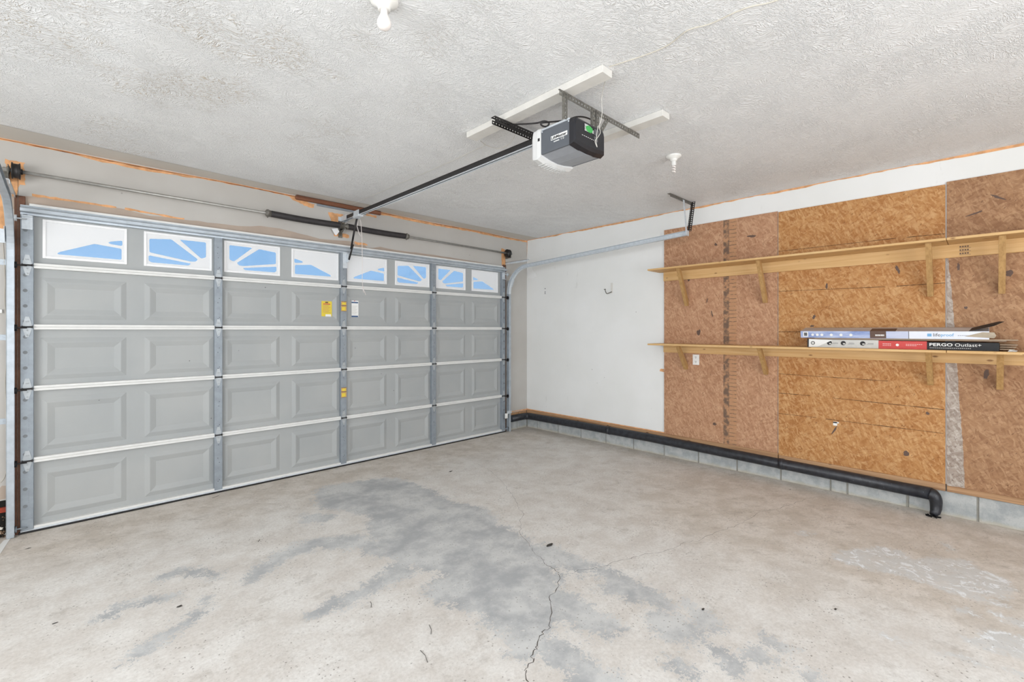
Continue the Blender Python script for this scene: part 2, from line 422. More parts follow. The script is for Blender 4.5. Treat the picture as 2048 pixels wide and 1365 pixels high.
    def lathe(self, c, axis, prof, n=20):
        """prof: (radius, offset along axis)"""
        ax = Vector(axis).normalized(); a = ax.orthogonal().normalized(); b = ax.cross(a); c = Vector(c); V = []; F = []
        for r, h in prof:
            for k in range(n):
                an = 2 * math.pi * k / n; V.append(c + ax * h + a * (r * math.cos(an)) + b * (r * math.sin(an)))
        for i in range(len(prof) - 1):
            for k in range(n): F.append((i * n + k, i * n + (k + 1) % n, (i + 1) * n + (k + 1) % n, (i + 1) * n + k))
        sm = self.smooth; self.smooth = True; self.add(V, F); self.smooth = sm
        L = len(self.v) - len(V)
        for base in (0, (len(prof) - 1) * n):
            self.f.append([L + base + k for k in range(n)]); self.mi.append(self.cur); self.sm.append(False)
        return self
    def prism(self, poly, d):
        """poly: 3-D outline, d: extrusion vector"""
        n = len(poly); d = Vector(d); V = [Vector(q) for q in poly]; V += [q + d for q in V]
        F = [list(range(n))[::-1], [n + i for i in range(n)]]
        for i in range(n): F.append((i, (i + 1) % n, n + (i + 1) % n, n + i))
        return self.add(V, F)
    def perf(self, o, ln, wd, th, width, pitch=1.0, hole=0.42, hl=0.55):
        """perforated strip: origin, length vector, unit width dir, thickness vector, width"""
        o, ln, wd, th = Vector(o), Vector(ln), Vector(wd).normalized(), Vector(th); L = ln.length; d = ln / L
        m = (width - hole) / 2
        self.obox(o, ln, wd * m, th); self.obox(o + wd * (m + hole), ln, wd * m, th)
        n = max(1, int(L / pitch)); pit = L / n
        for i in range(n + 1):
            s = i * pit - (pit - hl) / 2; e = s + (pit - hl); s = max(0, s); e = min(L, e)
            self.obox(o + d * s + wd * m, d * (e - s), wd * hole, th)
        return self
    def build(self, name, mat, parent=None, origin=None, label=None, cat=None, group=None, kind=None):
        V = np.array(self.v)
        if origin is None:
            origin = ((V[:, 0].min() + V[:, 0].max()) / 2, (V[:, 1].min() + V[:, 1].max()) / 2, V[:, 2].min())
        me = bpy.data.meshes.new(name)
        me.from_pydata([tuple(q) for q in ((V - np.array(origin)) * U)], [], self.f)
        mats = mat if isinstance(mat, (list, tuple)) else [mat]
        for mm in mats: me.materials.append(M[mm])
        for p_, i, s in zip(me.polygons, self.mi, self.sm): p_.material_index = i; p_.use_smooth = s
        me.update()
        o = bpy.data.objects.new(name, me); COL.objects.link(o)
        return place(o, origin, parent, label, cat, group, kind)

def place(o, origin, parent=None, label=None, cat=None, group=None, kind=None):
    WL[o] = tuple(origin)
    if parent is not None:
        o.parent = parent; b = WL[parent]
    else: b = (0, 0, 0)
    o.location = [(a - c) * U for a, c in zip(origin, b)]
    if label: o['label'] = label
    if cat: o['category'] = cat
    if group: o['group'] = group
    if kind: o['kind'] = kind
    return o
def thing(name, loc, label, cat, group=None):
    o = bpy.data.objects.new(name, None); COL.objects.link(o); o.empty_display_size = 0.05
    return place(o, loc, None, label, cat, group)
def copy_at(o, loc, parent, label=None):
    c = o.copy(); COL.objects.link(c); WL[c] = tuple(loc)
    if parent is not None: c.parent = parent
    b = WL[parent] if parent is not None else (0, 0, 0)
    c.location = [(a - d) * U for a, d in zip(loc, b)]
    if label: c['label'] = label
    return c
def text_mb(mb, s, origin, right, up, height, squeeze=None, bold=0.0):
    """flat lettering added to mb"""
    cu = bpy.data.curves.new('lettering', 'FONT'); cu.body = s; cu.size = 1.0; cu.offset = bold; cu.resolution_u = 3
    ob = bpy.data.objects.new('lettering', cu); COL.objects.link(ob)
    dg = bpy.context.evaluated_depsgraph_get(); me = bpy.data.meshes.new_from_object(ob.evaluated_get(dg))
    V = np.array([v.co[:] for v in me.vertices]); F = [list(p.vertices) for p in me.polygons]
    w = V[:, 0].max() - V[:, 0].min(); h = V[:, 1].max() - V[:, 1].min()
    sy = height / h; sx = (squeeze / w) if squeeze else sy
    o, r, u = np.array(origin), np.array(right), np.array(up)
    mb.add([tuple(o + r * ((a[0] - V[:, 0].min()) * sx) + u * ((a[1] - V[:, 1].min()) * sy)) for a in V], F)
    bpy.data.objects.remove(ob); bpy.data.curves.remove(cu); bpy.data.meshes.remove(me)

def ragged(points, seed, amp, step=0.8):
    """subdivide an outline and jitter it (2-D)"""
    r = random.Random(seed); out = []
    n = len(points)
    for i in range(n):
        a, b = points[i], points[(i + 1) % n]; L = math.dist(a, b); k = max(1, int(L / step))
        for j in range(k):
            f = j / k; out.append((a[0] + (b[0] - a[0]) * f + r.uniform(-amp, amp), a[1] + (b[1] - a[1]) * f + r.uniform(-amp, amp)))
    return out

# ------------------------------------------------------------------ measured outlines on the floor (x, y in inches)
GREY = [[(-134.8, -22.0), (-125.5, -23.8), (-111.3, -28.2), (-107.5, -33.4), (-105.9, -47.1), (-106.5, -60.1), (-106.8, -68.4), (-102.9, -76.8), (-104.0, -86.5), (-107.8, -91.7), (-107.3, -98.5), (-108.3, -103.4), (-109.3, -108.8), (-106.0, -112.0), (-106.5, -120.2), (-107.2, -126.2), (-112.1, -126.4), (-111.9, -120.3), (-116.3, -119.8), (-116.3, -123.5), (-121.5, -127.3), (-120.7, -133.1), (-122.4, -144.7), (-128.0, -142.3), (-128.2, -135.0), (-131.5, -134.3), (-135.6, -135.0), (-133.9, -139.7), (-134.1, -144.3), (-134.3, -148.5), (-134.4, -152.3), (-135.2, -153.5), (-141.4, -147.5), (-138.0, -144.3), (-139.7, -140.1), (-138.1, -137.7), (-142.1, -137.2), (-142.2, -133.0), (-139.1, -132.3), (-140.5, -125.6), (-139.2, -121.7), (-141.3, -116.1), (-144.0, -108.7), (-141.6, -105.8), (-134.9, -105.5), (-136.1, -100.8), (-139.6, -96.1), (-140.1, -87.8), (-139.9, -79.3), (-137.3, -68.7), (-131.7, -58.8), (-135.3, -48.9), (-140.4, -41.7), (-139.2, -33.5)], [(-107.2, -126.2), (-105.3, -130.5), (-105.3, -135.8), (-105.6, -141.6), (-106.4, -145.9), (-109.4, -149.6), (-110.2, -146.2), (-112.1, -140.5), (-114.1, -134.4), (-111.0, -134.3)], [(-113.5, -146.0), (-112.1, -147.8), (-110.6, -152.2), (-109.2, -156.8), (-112.9, -156.2), (-117.2, -155.6), (-118.0, -152.0), (-118.3, -148.7)], [(-103.9, -149.0), (-106.8, -158.3), (-110.0, -157.5), (-107.4, -151.0)], [(-115.0, -159.8), (-114.3, -161.9), (-116.2, -165.1), (-118.2, -164.9), (-118.0, -162.7)], [(-104.6, -165.7), (-104.4, -169.3), (-106.5, -168.1), (-105.7, -166.0)], [(-109.3, -171.8), (-109.3, -175.5), (-110.4, -174.7), (-110.3, -172.6)], [(-123.7, -155.3), (-122.6, -159.5), (-124.3, -159.6), (-124.7, -156.2)], [(-111.9, -164.2), (-108.4, -166.8), (-110.1, -168.5), (-112.9, -165.8)], [(-155.1, -63.0), (-150.2, -63.8), (-141.7, -69.5), (-139.5, -79.7), (-137.7, -89.4), (-139.4, -90.5), (-143.1, -83.5), (-144.6, -75.5), (-150.6, -68.9), (-156.5, -67.0)], [(-139.0, -91.6), (-140.9, -97.4), (-146.0, -98.2), (-154.2, -98.8), (-161.6, -99.2), (-164.9, -97.8), (-159.3, -95.8), (-153.2, -95.7), (-146.7, -94.1), (-142.0, -91.2)], [(-170.7, -72.3), (-164.7, -66.9), (-156.7, -63.0), (-149.0, -64.7), (-144.4, -71.3), (-146.4, -75.6), (-152.7, -68.2), (-159.3, -68.4), (-164.5, -71.8), (-169.9, -75.1)], [(-185.3, -58.2), (-181.1, -56.5), (-178.2, -60.2), (-175.1, -66.5), (-175.6, -67.3), (-181.3, -58.0), (-185.2, -59.6)], [(-196.1, -68.9), (-193.5, -65.8), (-188.7, -67.3), (-183.6, -69.6), (-183.7, -70.6), (-188.9, -68.5), (-193.0, -67.5), (-195.3, -69.7)], [(-193.3, -87.6), (-190.7, -85.1), (-187.6, -83.3), (-181.9, -80.7), (-179.7, -76.9), (-178.9, -75.9), (-182.5, -82.4), (-186.8, -85.5), (-190.2, -87.5), (-192.4, -88.4)], [(-146.8, -44.2), (-140.7, -50.0), (-143.8, -53.1), (-148.9, -50.1)]]
WHITE = [[(-57.2, -167.0), (-52.1, -168.5), (-47.7, -171.3), (-42.8, -174.6), (-41.5, -179.4), (-44.2, -182.2), (-39.2, -185.7), (-35.8, -190.3), (-40.5, -196.7), (-46.2, -199.8), (-52.2, -198.0), (-54.7, -194.6), (-57.7, -198.1), (-58.5, -193.8), (-57.4, -188.0), (-57.4, -181.6), (-58.0, -177.6), (-59.9, -172.1), (-59.1, -167.8)], [(-66.1, -190.1), (-63.9, -192.2), (-65.7, -193.9), (-67.2, -191.2)], [(-77.6, -192.5), (-69.7, -196.4), (-69.9, -205), (-75.5, -205.0), (-78.6, -196.3), (-78.5, -193.0)], [(-62.4, -196.2), (-60.5, -206), (-64.8, -206), (-64.5, -197.5)], [(-86.7, -188.9), (-84.8, -191.7), (-84.3, -194.7), (-86.0, -191.7)], [(-87.6, -180.6), (-86.7, -184.0), (-88.5, -182.6)], [(-49.1, -155.2), (-44.1, -160.9), (-48.9, -158.4)], [(-84.0, -197.3), (-82.8, -202), (-84.6, -202)], [(-23.6, -185.6), (-30.9, -189.0), (-31.8, -188.5)]]
CRACK = [[(-71.7, -39.8), (-72.6, -44.7), (-75.7, -54.3), (-78.3, -60.1), (-80.5, -65.7), (-84.5, -72.0), (-86.6, -76.7), (-90.3, -82.0), (-93.2, -86.2), (-95.4, -90.7), (-99.5, -93.9), (-103.6, -97.6), (-107.7, -102.4), (-109.5, -107.1), (-111.7, -110.3), (-113.2, -115.1), (-114.6, -117.7), (-114.7, -120.8), (-116.2, -123.6), (-120.9, -126.8), (-124.7, -127.8), (-126.7, -130.1), (-130.7, -133.4), (-133.3, -134.9), (-135.6, -135.0), (-138.5, -136.6), (-140.3, -137.6), (-141.2, -138.7), (-143.3, -139.2), (-144.5, -139.9), (-145.5, -141.5), (-147.4, -143.6)], [(-113.7, -124.8), (-110.3, -125.6), (-105.5, -128.4), (-100.4, -129.5), (-95.2, -131.2), (-90.8, -133.3), (-86.5, -135.2), (-81.6, -136.4), (-77.4, -136.7), (-74.1, -139.1), (-67.5, -140.0), (-62.1, -141.0), (-56.1, -142.4), (-49.5, -143.2), (-39.6, -143.8), (-32.8, -147.2), (-26.7, -148.8), (-16.0, -151.0), (-7.8, -155.3)]]

def signed(P, polys):
    """signed distance (inside positive) of points P to the union of polygons"""
    best = np.full(len(P), -40.0)
    for poly in polys:
        A = np.array(poly); B = np.roll(A, -1, axis=0); d = np.full(len(P), 1e9); ins = np.zeros(len(P), bool)
        for a, b in zip(A, B):
            ab = b - a; t = np.clip(((P - a) @ ab) / (ab @ ab + 1e-9), 0, 1); q = a + t[:, None] * ab
            d = np.minimum(d, np.hypot(*(P - q).T))
            c = ((a[1] > P[:, 1]) != (b[1] > P[:, 1]))
            xs = (b[0] - a[0]) * (P[:, 1] - a[1]) / (b[1] - a[1] + 1e-12) + a[0]
            ins ^= c & (P[:, 0] < xs)
        best = np.maximum(best, np.where(ins, d, -d))
    return best

# ================================================================== THE SETTING
XL, YB, ZC = -312.0, -322.0, 114.0
def build_floor():
    xs = np.arange(XL - 4, 4.01, 1.0); ys = np.arange(YB - 4, 7.01, 1.0)
    gx, gy = np.meshgrid(xs, ys); P = np.stack([gx.ravel(), gy.ravel()], 1)
    nx, ny = len(xs), len(ys)
    i = np.arange((nx - 1) * (ny - 1)); r, c = i // (nx - 1), i % (nx - 1); a = r * nx + c
    F = np.stack([a, a + 1, a + nx + 1, a + nx], 1)
    me = bpy.data.meshes.new('floor')
    me.from_pydata([(x * U, y * U, 0) for x, y in P], [], F.tolist()); me.materials.append(M['floor'])
    dd = {'grey_sd': signed(P, GREY), 'white_sd': signed(P, WHITE)}
    near_door = np.clip(1 - (-P[:, 1] - 8) / 46, 0, 1)
    right = np.clip((P[:, 0] + 108) / 66, 0, 1) * np.clip((-P[:, 1] - 70) / 60, 0, 1)
    strip = np.clip(1 - (-P[:, 0]) / 26, 0, 1)
    dd['brown'] = np.maximum(np.maximum(near_door, right), strip)
    for k, v in dd.items():
        at = me.attributes.new(k, 'FLOAT', 'POINT'); at.data.foreach_set('value', v.astype(np.float32))
    o = bpy.data.objects.new('floor', me); COL.objects.link(o); place(o, (0, 0, 0), kind='structure', label='worn concrete floor with grey bare patches and long cracks')
    for j, path in enumerate(CRACK):
        r = random.Random(j + 3); pts = []
        for a, b in zip(path, path[1:]):
            for s in range(4):
                f = s / 4; q = 0.0 if s == 0 else 0.45
                pts.append(Vector((a[0] + (b[0] - a[0]) * f + r.uniform(-q, q), a[1] + (b[1] - a[1]) * f + r.uniform(-q, q), 0.012)))
        mb = MB(); V = []; F = []
        for i, p in enumerate(pts):
            t = (pts[min(i + 1, len(pts) - 1)] - pts[max(i - 1, 0)]).normalized(); n = Vector((-t.y, t.x, 0))
            w = ((0.035 + .06 * min(1, max(0, i - 44) / 50)) if j == 0 else 0.04) * r.uniform(0.4, 1.3)
            V += [p + n * w, p - n * w]
        for i in range(len(pts) - 1): F.append((2 * i, 2 * i + 1, 2 * i + 3, 2 * i + 2))
        mb.add(V, F).build('crack', 'crack_dark', o, label='jagged dark crack in the concrete')
    return o
floor = build_floor()

# ceiling with a smooth untextured margin along the door wall
mb = MB(); mb.box(XL - 4, 4, YB - 4, 4.5, ZC, ZC + 4)
ceiling = mb.build('ceiling', 'ceiling', kind='structure', label='white ceiling with stomped plaster texture')
mb = MB(); mb.add([(XL, 0, ZC), (XL, -12.6, ZC - .06), (-214, -12.4, ZC - .06), (-190, -9.8, ZC - .06), (-150, -7.6, ZC - .06), (-100, -7.8, ZC - .06), (0, -9.5, ZC - .06), (0, 0, ZC - .06)], [tuple(range(8))])
mb.build('smooth_margin', 'margin_paint', ceiling, label='smooth ceiling margin along the door wall')
# door wall with its opening
OX0, OX1, OZ = -208.6, -22.0, 94.0
mb = MB()
mb.box(XL - 4, OX0, 0, 4.5, 0, ZC); mb.box(OX1, -17.0, 0, 4.5, 0, ZC); mb.box(-17.0, 4, 0, 4.5, 10.2, ZC); mb.box(OX0, OX1, 0, 4.5, OZ, ZC)
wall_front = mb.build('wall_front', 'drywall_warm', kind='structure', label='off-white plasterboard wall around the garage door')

def wall_patch(poly, mat, name, parent, plane='front', off=0.03, seed=1, amp=0.25, step=0.9, label=None):
    q = ragged(poly, seed, amp, step); mb = MB()
    if plane == 'front': P = [(a, -off, b) for a, b in q]
    else: P = [(-off, a, b) for a, b in q]
    n = len(P); mb.add(P, [tuple(range(n))])
    return mb.build(name, mat, parent, label=label)
taupe = [(-213.6, 98.0), (-205.2, 98.8), (-199.8, 98.9), (-194.0, 98.6), (-188.0, 98.6), (-181.6, 97.5), (-175.4, 97.8), (-154.9, 98.1), (-148.1, 99.4), (-140.8, 99.4), (-125.1, 97.6), (-112.0, 98.3), (-105.7, 98.0), (-103.8, 96.2), (-97.6, 97.7), (-87.2, 97.1), (-73.1, 97.3), (-57.8, 97.2), (-37.3, 96.7), (-21.1, 95.8)]
wall_patch(taupe + [(-21.1, 94.02), (-213.6, 94.02)], 'bare_board', 'bare_strip', wall_front, seed=2, amp=0.12, step=2.5, label='taupe unpainted strip above the door')
for k, (a, b) in enumerate((((-209, 98.8), (-190, 98.7)), ((-188, 98.7), (-172, 97.9)))):
    wall_patch([(a[0], a[1] - .35), (a[0], a[1] + .35), (b[0], b[1] + .3), (b[0], b[1] - .25)], 'orange_primer', 'orange_edge', wall_front, seed=20 + k, amp=.15, step=1.2, off=.05)
for k, q in enumerate(([(-214.2, 108.0), (-210.4, 108.0), (-210.4, 101.6), (-211.5, 101.2), (-211.8, 98.2), (-213.0, 97.6)],
                       [(-21.4, 106.4), (-18.6, 106.2), (-17.6, 96.2), (-20.8, 96.0)],
                       [(-121.8, 109.6), (-115.0, 109.6), (-115.4, 107.2), (-117.2, 106.2), (-117.4, 104.8), (-120.2, 104.6), (-120.8, 106.8)],
                       [(-118.6, 101.6), (-112.4, 101.0), (-112.6, 99.6), (-119.4, 99.6)],
                       [(-137.8, 113.4), (-131, 112.4), (-127.4, 111.6), (-127.6, 110.0), (-130.6, 110.2), (-136.6, 112.0)],
                       [(-110, 98.6), (-104.2, 98.2), (-103.8, 97.4), (-109.6, 97.2)],
                       [(-106.5, 112.0), (-99.2, 111.6), (-99.4, 110.8), (-106, 111.2)])):
    wall_patch(q, 'orange_primer', 'orange_patch', wall_front, seed=40 + k, amp=.22, step=.8, off=.05)
# torn joint along the wall / ceiling edge
def joint(parent, horizontal_along_x, lo, hi, zfun, wmin, wmax, mat, off, seed, name):
    r = random.Random(seed); V = []; F = []; n = int((hi - lo) / 1.5); w = wmin
    for i in range(n + 1):
        s = lo + (hi - lo) * i / n; w = min(wmax, max(wmin, w + r.uniform(-.22, .22))); z = zfun(s)
        for zz in (z, z - w): V.append((s, -off, zz) if horizontal_along_x else (-off, s, zz))
    for i in range(n): F.append((2 * i, 2 * i + 1, 2 * i + 3, 2 * i + 2))
    MB().add(V, F).build(name, mat, parent)
joint(wall_front, True, XL, 0, lambda s: 113.75 + 0.15 * math.sin(s * .11), 0.55, 1.35, 'orange_primer', .04, 4, 'torn_joint')
joint(wall_front, True, XL, -2, lambda s: 113.55 + 0.12 * math.sin(s * .11), 0.12, 0.34, 'orange_dark', .06, 9, 'joint_gap')
joint(wall_front, True, -17, 0, lambda s: 11.0, 0.4, 0.7, 'orange_primer', .05, 12, 'torn_joint')

# right wall
mb = MB(); mb.box(0, 4.5, YB - 4, 4.5, 10.0, ZC)
wall_right = mb.build('wall_right', 'drywall', kind='structure', label='white plasterboard wall beside the shelves')
joint(wall_right, False, YB, 0, lambda s: 113.95, 0.3, 0.85, 'orange_primer', .04, 6, 'torn_joint')
joint(wall_right, False, -90, 0, lambda s: 11.1, 0.5, 0.8, 'orange_primer', .05, 13, 'torn_joint')
mb = MB(); mb.add([(-.05, -.1, 113.6), (-.05, -.5, 113.6), (-.05, -.35, 108), (-.05, -.1, 103)], [(0, 1, 2, 3)]); mb.build('corner_tear', 'orange_primer', wall_right)
wall_patch([(-8, 91), (-3, 98), (-.4, 98), (-.4, 90)], 'tile_back', 'repair_patch', wall_right, 'right', .03, 71, .5, 1.5, 'pale filler patch in the corner')
wall_patch([(-64, 99.5), (-85, 101), (-86, 103), (-66, 104)], 'tile_back', 'repair_patch', wall_right, 'right', .03, 72, .6, 2)
wall_patch([(-87.6, 39.6), (-89.9, 39.4), (-89.8, 40.8), (-88, 40.7)], 'orange_primer', 'orange_patch', wall_right, 'right', .04, 73, .15, .5)
for z in (83.2, 81.2, 80.2):
    wall_patch([(-14.6, z), (-15.3, z), (-15.2, z + .7), (-14.7, z + .6)], 'print_grey', 'screw_hole', wall_right, 'right', .04, int(z), .1, .3)

# block course under the right wall, each block a piece of its own
joints = [-8.6, -24.8, -41.2, -57.3, -73.6, -89.8, -106.1, -122.5, -138.9, -155.3, -160.2, -176.8, -193.2, -209.5, -225.9, -242.2, -258.6, -274.8, -291.2, -307.4]
mb = MB(); mb.box(.35, 4, YB, 4.5, 0, 10.2); mb.build('mortar', 'mortar', wall_right, label='grey mortar between blocks')
prev = -0.2
proto = None
for j in joints:
    L = abs(j - prev) - 0.38
    if abs(L - 15.9) < 0.4 and proto is not None:
        copy_at(proto, (2.0, (j + prev) / 2, 0.0), wall_right)
    else:
        mb = MB(); mb.bbox(0, 4, (prev + j) / 2 - L / 2, (prev + j) / 2 + L / 2, 0.0, 7.75, .12)
        o = mb.build('cinder_block', 'block', wall_right)
        if abs(L - 15.9) < 0.4: proto = o
    prev = j
for a, b in ((-17.0, -8.3), (-7.9, -.2)):
    mb = MB(); mb.bbox(a, b, 0.0, 4, 0, 7.75, .12); mb.build('cinder_block', 'block', wall_front)
mb = MB(); mb.box(-17, 4, .3, 4.4, 0, 10.3); mb.build('mortar', 'mortar', wall_front)
# wooden sill plate between blocks and boards
k = 1
for a, b, z0, z1 in ((-138.1, -.8, 7.85, 10.6), (-186.0, -138.4, 7.8, 10.0), (-322, -186.3, 7.85, 9.7)):
    mb = MB(); mb.bbox(-.75, .3, a, b, z0, z1, .08)
    mb.build('trim_%d' % k, 'sill_wood', kind='structure', label='rough wooden sill plate along the foot of the right wall'); k += 1
mb = MB(); mb.bbox(-17, -.8, -.6, .3, 7.85, 10.2, .08); mb.build('trim_%d' % k, 'sill_wood', kind='structure', label='rough wooden sill plate in the corner by the door')

# wall bits left of the door: brown jamb and broken foot of the wall
mb = MB(); mb.bbox(-212.4, -210.2, -.9, .05, 0, 98, .1); mb.build('trim_5', 'jamb_brown', kind='structure', label='brown wooden jamb strip beside the left door track')
mb = MB(); mb.bbox(-20.4, -18.2, -.9, .05, 0, 97, .1); mb.build('trim_6', 'jamb_brown', kind='structure', label='brown wooden jamb strip beside the right door track')
wall_patch([(-213.9, 88), (-213.2, 98), (-214.4, 101), (-216.6, 100), (-216.8, 92), (-215.2, 86)], 'orange_primer', 'orange_patch', wall_front, seed=81, amp=.3)
wall_patch([(-213.6, 10.6), (-213.4, 14.5), (-214.6, 14.8), (-217, 13), (-217, 10.4)], 'bare_board', 'bare_patch', wall_front, seed=83, amp=.3)

# pale concrete driveway outside the door
mb = MB(); mb.box(-900, 700, 7.5, 900, -4, -1.5)
mb.build('driveway', 'driveway', kind='structure', label='pale concrete driveway outside the garage door')

# walls behind the camera, with added windows behind the fill lamps
def wall_with_hole(name, axis, v, lo, hi, h0, h1, z0, z1, out, label):
    mb = MB()
    def bx(a, b, c, d):
        if axis == 'y': mb.box(a, b, v, v + out, c, d)
        else: mb.box(v, v + out, a, b, c, d)
    bx(lo, h0, 0, ZC); bx(h1, hi, 0, ZC); bx(h0, h1, 0, z0); bx(h0, h1, z1, ZC)
    return mb.build(name, 'drywall', kind='structure', label=label)
wall_with_hole('wall_back', 'y', YB, XL - 4, 4, -225, -75, 20, 104, -4, 'white wall behind the camera')
wall_with_hole('wall_left', 'x', XL, YB - 4, 4.5, -255, -75, 33, 99, -4, 'white wall left of the camera')
def window(n, axis, v, h0, h1, z0, z1, label):
    mb = MB(); t = 2.2
    def bx(m, a, b, c, d, w0, w1):
        if axis == 'y': m.bbox(a, b, v + w0, v + w1, c, d, .1)
        else: m.bbox(v + w0, v + w1, a, b, c, d, .1)
    for a, b, c, d in ((h0, h0 + t, z0, z1), (h1 - t, h1, z0, z1), (h0, h1, z0, z0 + t), (h0, h1, z1 - t, z1), ((h0 + h1) / 2 - 1, (h0 + h1) / 2 + 1, z0, z1)):
        bx(mb, a, b, c, d, -3.8, -.1)
    f = mb.build('window_%d' % n, 'window_trim', kind='structure', label=label)  # added window, out of view, put in to back a fill lamp
    mb = MB(); bx(mb, h0 + 1, h1 - 1, z0 + 1, z1 - 1, -2.2, -1.9); mb.build('pane', 'glass', f)
window(1, 'y', YB, -225, -75, 20, 104, 'wide white framed window behind the camera')
window(2, 'x', XL, -255, -75, 33, 99, 'wide white framed window left of the camera')

# ================================================================== THE GARAGE DOOR
DX0, DX1 = -211.2, -19.3            # outer edges
PX0, PX1 = -208.5, -22.05           # sheet between the end stiles
YF, YS = -1.3, 0.30                 # front of the rails, plane of the sheet
BAYC = [-185.3 + 46.7 * i for i in range(4)]
STILES = [-162.1, -115.45, -68.7]
SECT = [(1.0, 21.0), (21.0, 42.0), (42.0, 60.0), (60.0, 78.0), (78.0, 95.3)]
door = thing('garage_door', (-115.3, -1, 0), 'wide pale grey sectional garage door with sunburst windows', 'garage door')

def hinge_mesh(end):
    """hinge around (0,0,0): centre of the joint, front of the stile at y=0"""
    mb = MB(); w = 1.0
    mb.prism([(-w, 0, .25), (w, 0, .25), (w * .4, 0, 3.0), (-w * .4, 0, 3.0)], (0, -.12, 0))
    mb.prism([(-w, 0, -.25), (-w * .3, 0, -3.0), (w * .3, 0, -3.0), (w, 0, -.25)], (0, -.12, 0))
    for sx in (-.3, .3):
        mb.lathe((sx * .6, -.12, 1.6), (0, -1, 0), [(.2, 0), (.2, .12), (.1, .15)], 8)
    mb.lathe((0, -.12, -2.4), (0, -1, 0), [(.22, 0), (.22, .12), (.1, .15)], 8)
    mb.lathe((0, -.12, -1.0), (0, -1, 0), [(.22, 0), (.22, .12), (.1, .15)], 8)
    mb.cur = 1
    mb.tube([(-w - .15, -.42, 0), (w + .15, -.42, 0)], .2, 8)
    for sx in (-1, 1): mb.box(sx * w - .1, sx * w + .1, -.6, -.02, -.38, .38)
    if end:
        s = end; mb.tube([(0, -.95, -.25), (s * 3.6, -.95, -.25)], .2, 8)
        mb.lathe((s * 2.0, -.95, -.25), (s, 0, 0), [(.9, 0), (.9, .55)], 14)
    return mb
hinge_proto = {}
def hinge(x, z, y, end, parent):
    if end not in hinge_proto:
        mb = hinge_mesh(end); V = [(a + x, b + y, c + z) for a, b, c in mb.v]; mb.v = V
        hinge_proto[end] = mb.build('hinge', ['hinge_steel', 'black_steel'], parent, origin=(x, y, z))
    else: copy_at(hinge_proto[end], (x, y, z), parent)

# decorative openings of the two window kinds, local x from the left frame edge, z from 80.7
W_A = [[(2.9, 1.6), (3.4, 2.1), (11.3, 5.6), (17.8, 4.85), (17.8, 1.25), (3.2, 1.35)], [(14.5, 6.35), (15.0, 6.8), (18.0, 7.55), (18.0, 5.75), (15.2, 6.0)]]
W_B = [[(1.3, 9.1), (7.3, 9.75), (15.0, 3.6), (14.3, 2.75), (12.9, 2.6), (1.3, 4.55)], [(9.6, 9.95), (17.4, 10.0), (17.4, 4.6), (16.0, 4.05), (15.5, 4.4)],
       [(1.1, 3.55), (13.0, 1.9), (12.2, 1.15), (1.8, 1.2), (1.1, 1.8)]]
FW, FH = 19.0, 11.3

def grille(mb, x0, z0, shapes, mirror, y, th):
    """plate with shaped openings: curve fill -> mesh"""
    cu = bpy.data.curves.new('g', 'CURVE'); cu.dimensions = '2D'; cu.fill_mode = 'BOTH'; cu.extrude = th / 2
    def spl(pts):
        s = cu.splines.new('POLY'); s.points.add(len(pts) - 1); s.use_cyclic_u = True
        for p_, q in zip(s.points, pts): p_.co = (q[0], q[1], 0, 1)
    spl([(.55, .45), (FW - .55, .45), (FW - .55, FH - .45), (.55, FH - .45)])
    for sh in shapes:
        q = [(FW - a, b) for a, b in sh] if mirror else sh
        n = len(q); out = []
        for i in range(n):                          # round the corners a little
            p0, p1, p2 = np.array(q[i - 1]), np.array(q[i]), np.array(q[(i + 1) % n])
            r0 = min(.45, np.linalg.norm(p0 - p1) * .3); r2 = min(.45, np.linalg.norm(p2 - p1) * .3)
            a = p1 + (p0 - p1) / np.linalg.norm(p0 - p1) * r0; b = p1 + (p2 - p1) / np.linalg.norm(p2 - p1) * r2
            out += [tuple(a), tuple(.25 * a + .5 * p1 + .25 * b), tuple(b)]
        spl(out)
    ob = bpy.data.objects.new('g', cu); COL.objects.link(ob)
    dg = bpy.context.evaluated_depsgraph_get(); me = bpy.data.meshes.new_from_object(ob.evaluated_get(dg))
    mb.add([(x0 + v.co.x, y - v.co.z, z0 + v.co.y) for v in me.vertices], [list(p_.vertices) for p_ in me.polygons])
    bpy.data.objects.remove(ob); bpy.data.curves.remove(cu); bpy.data.meshes.remove(me)

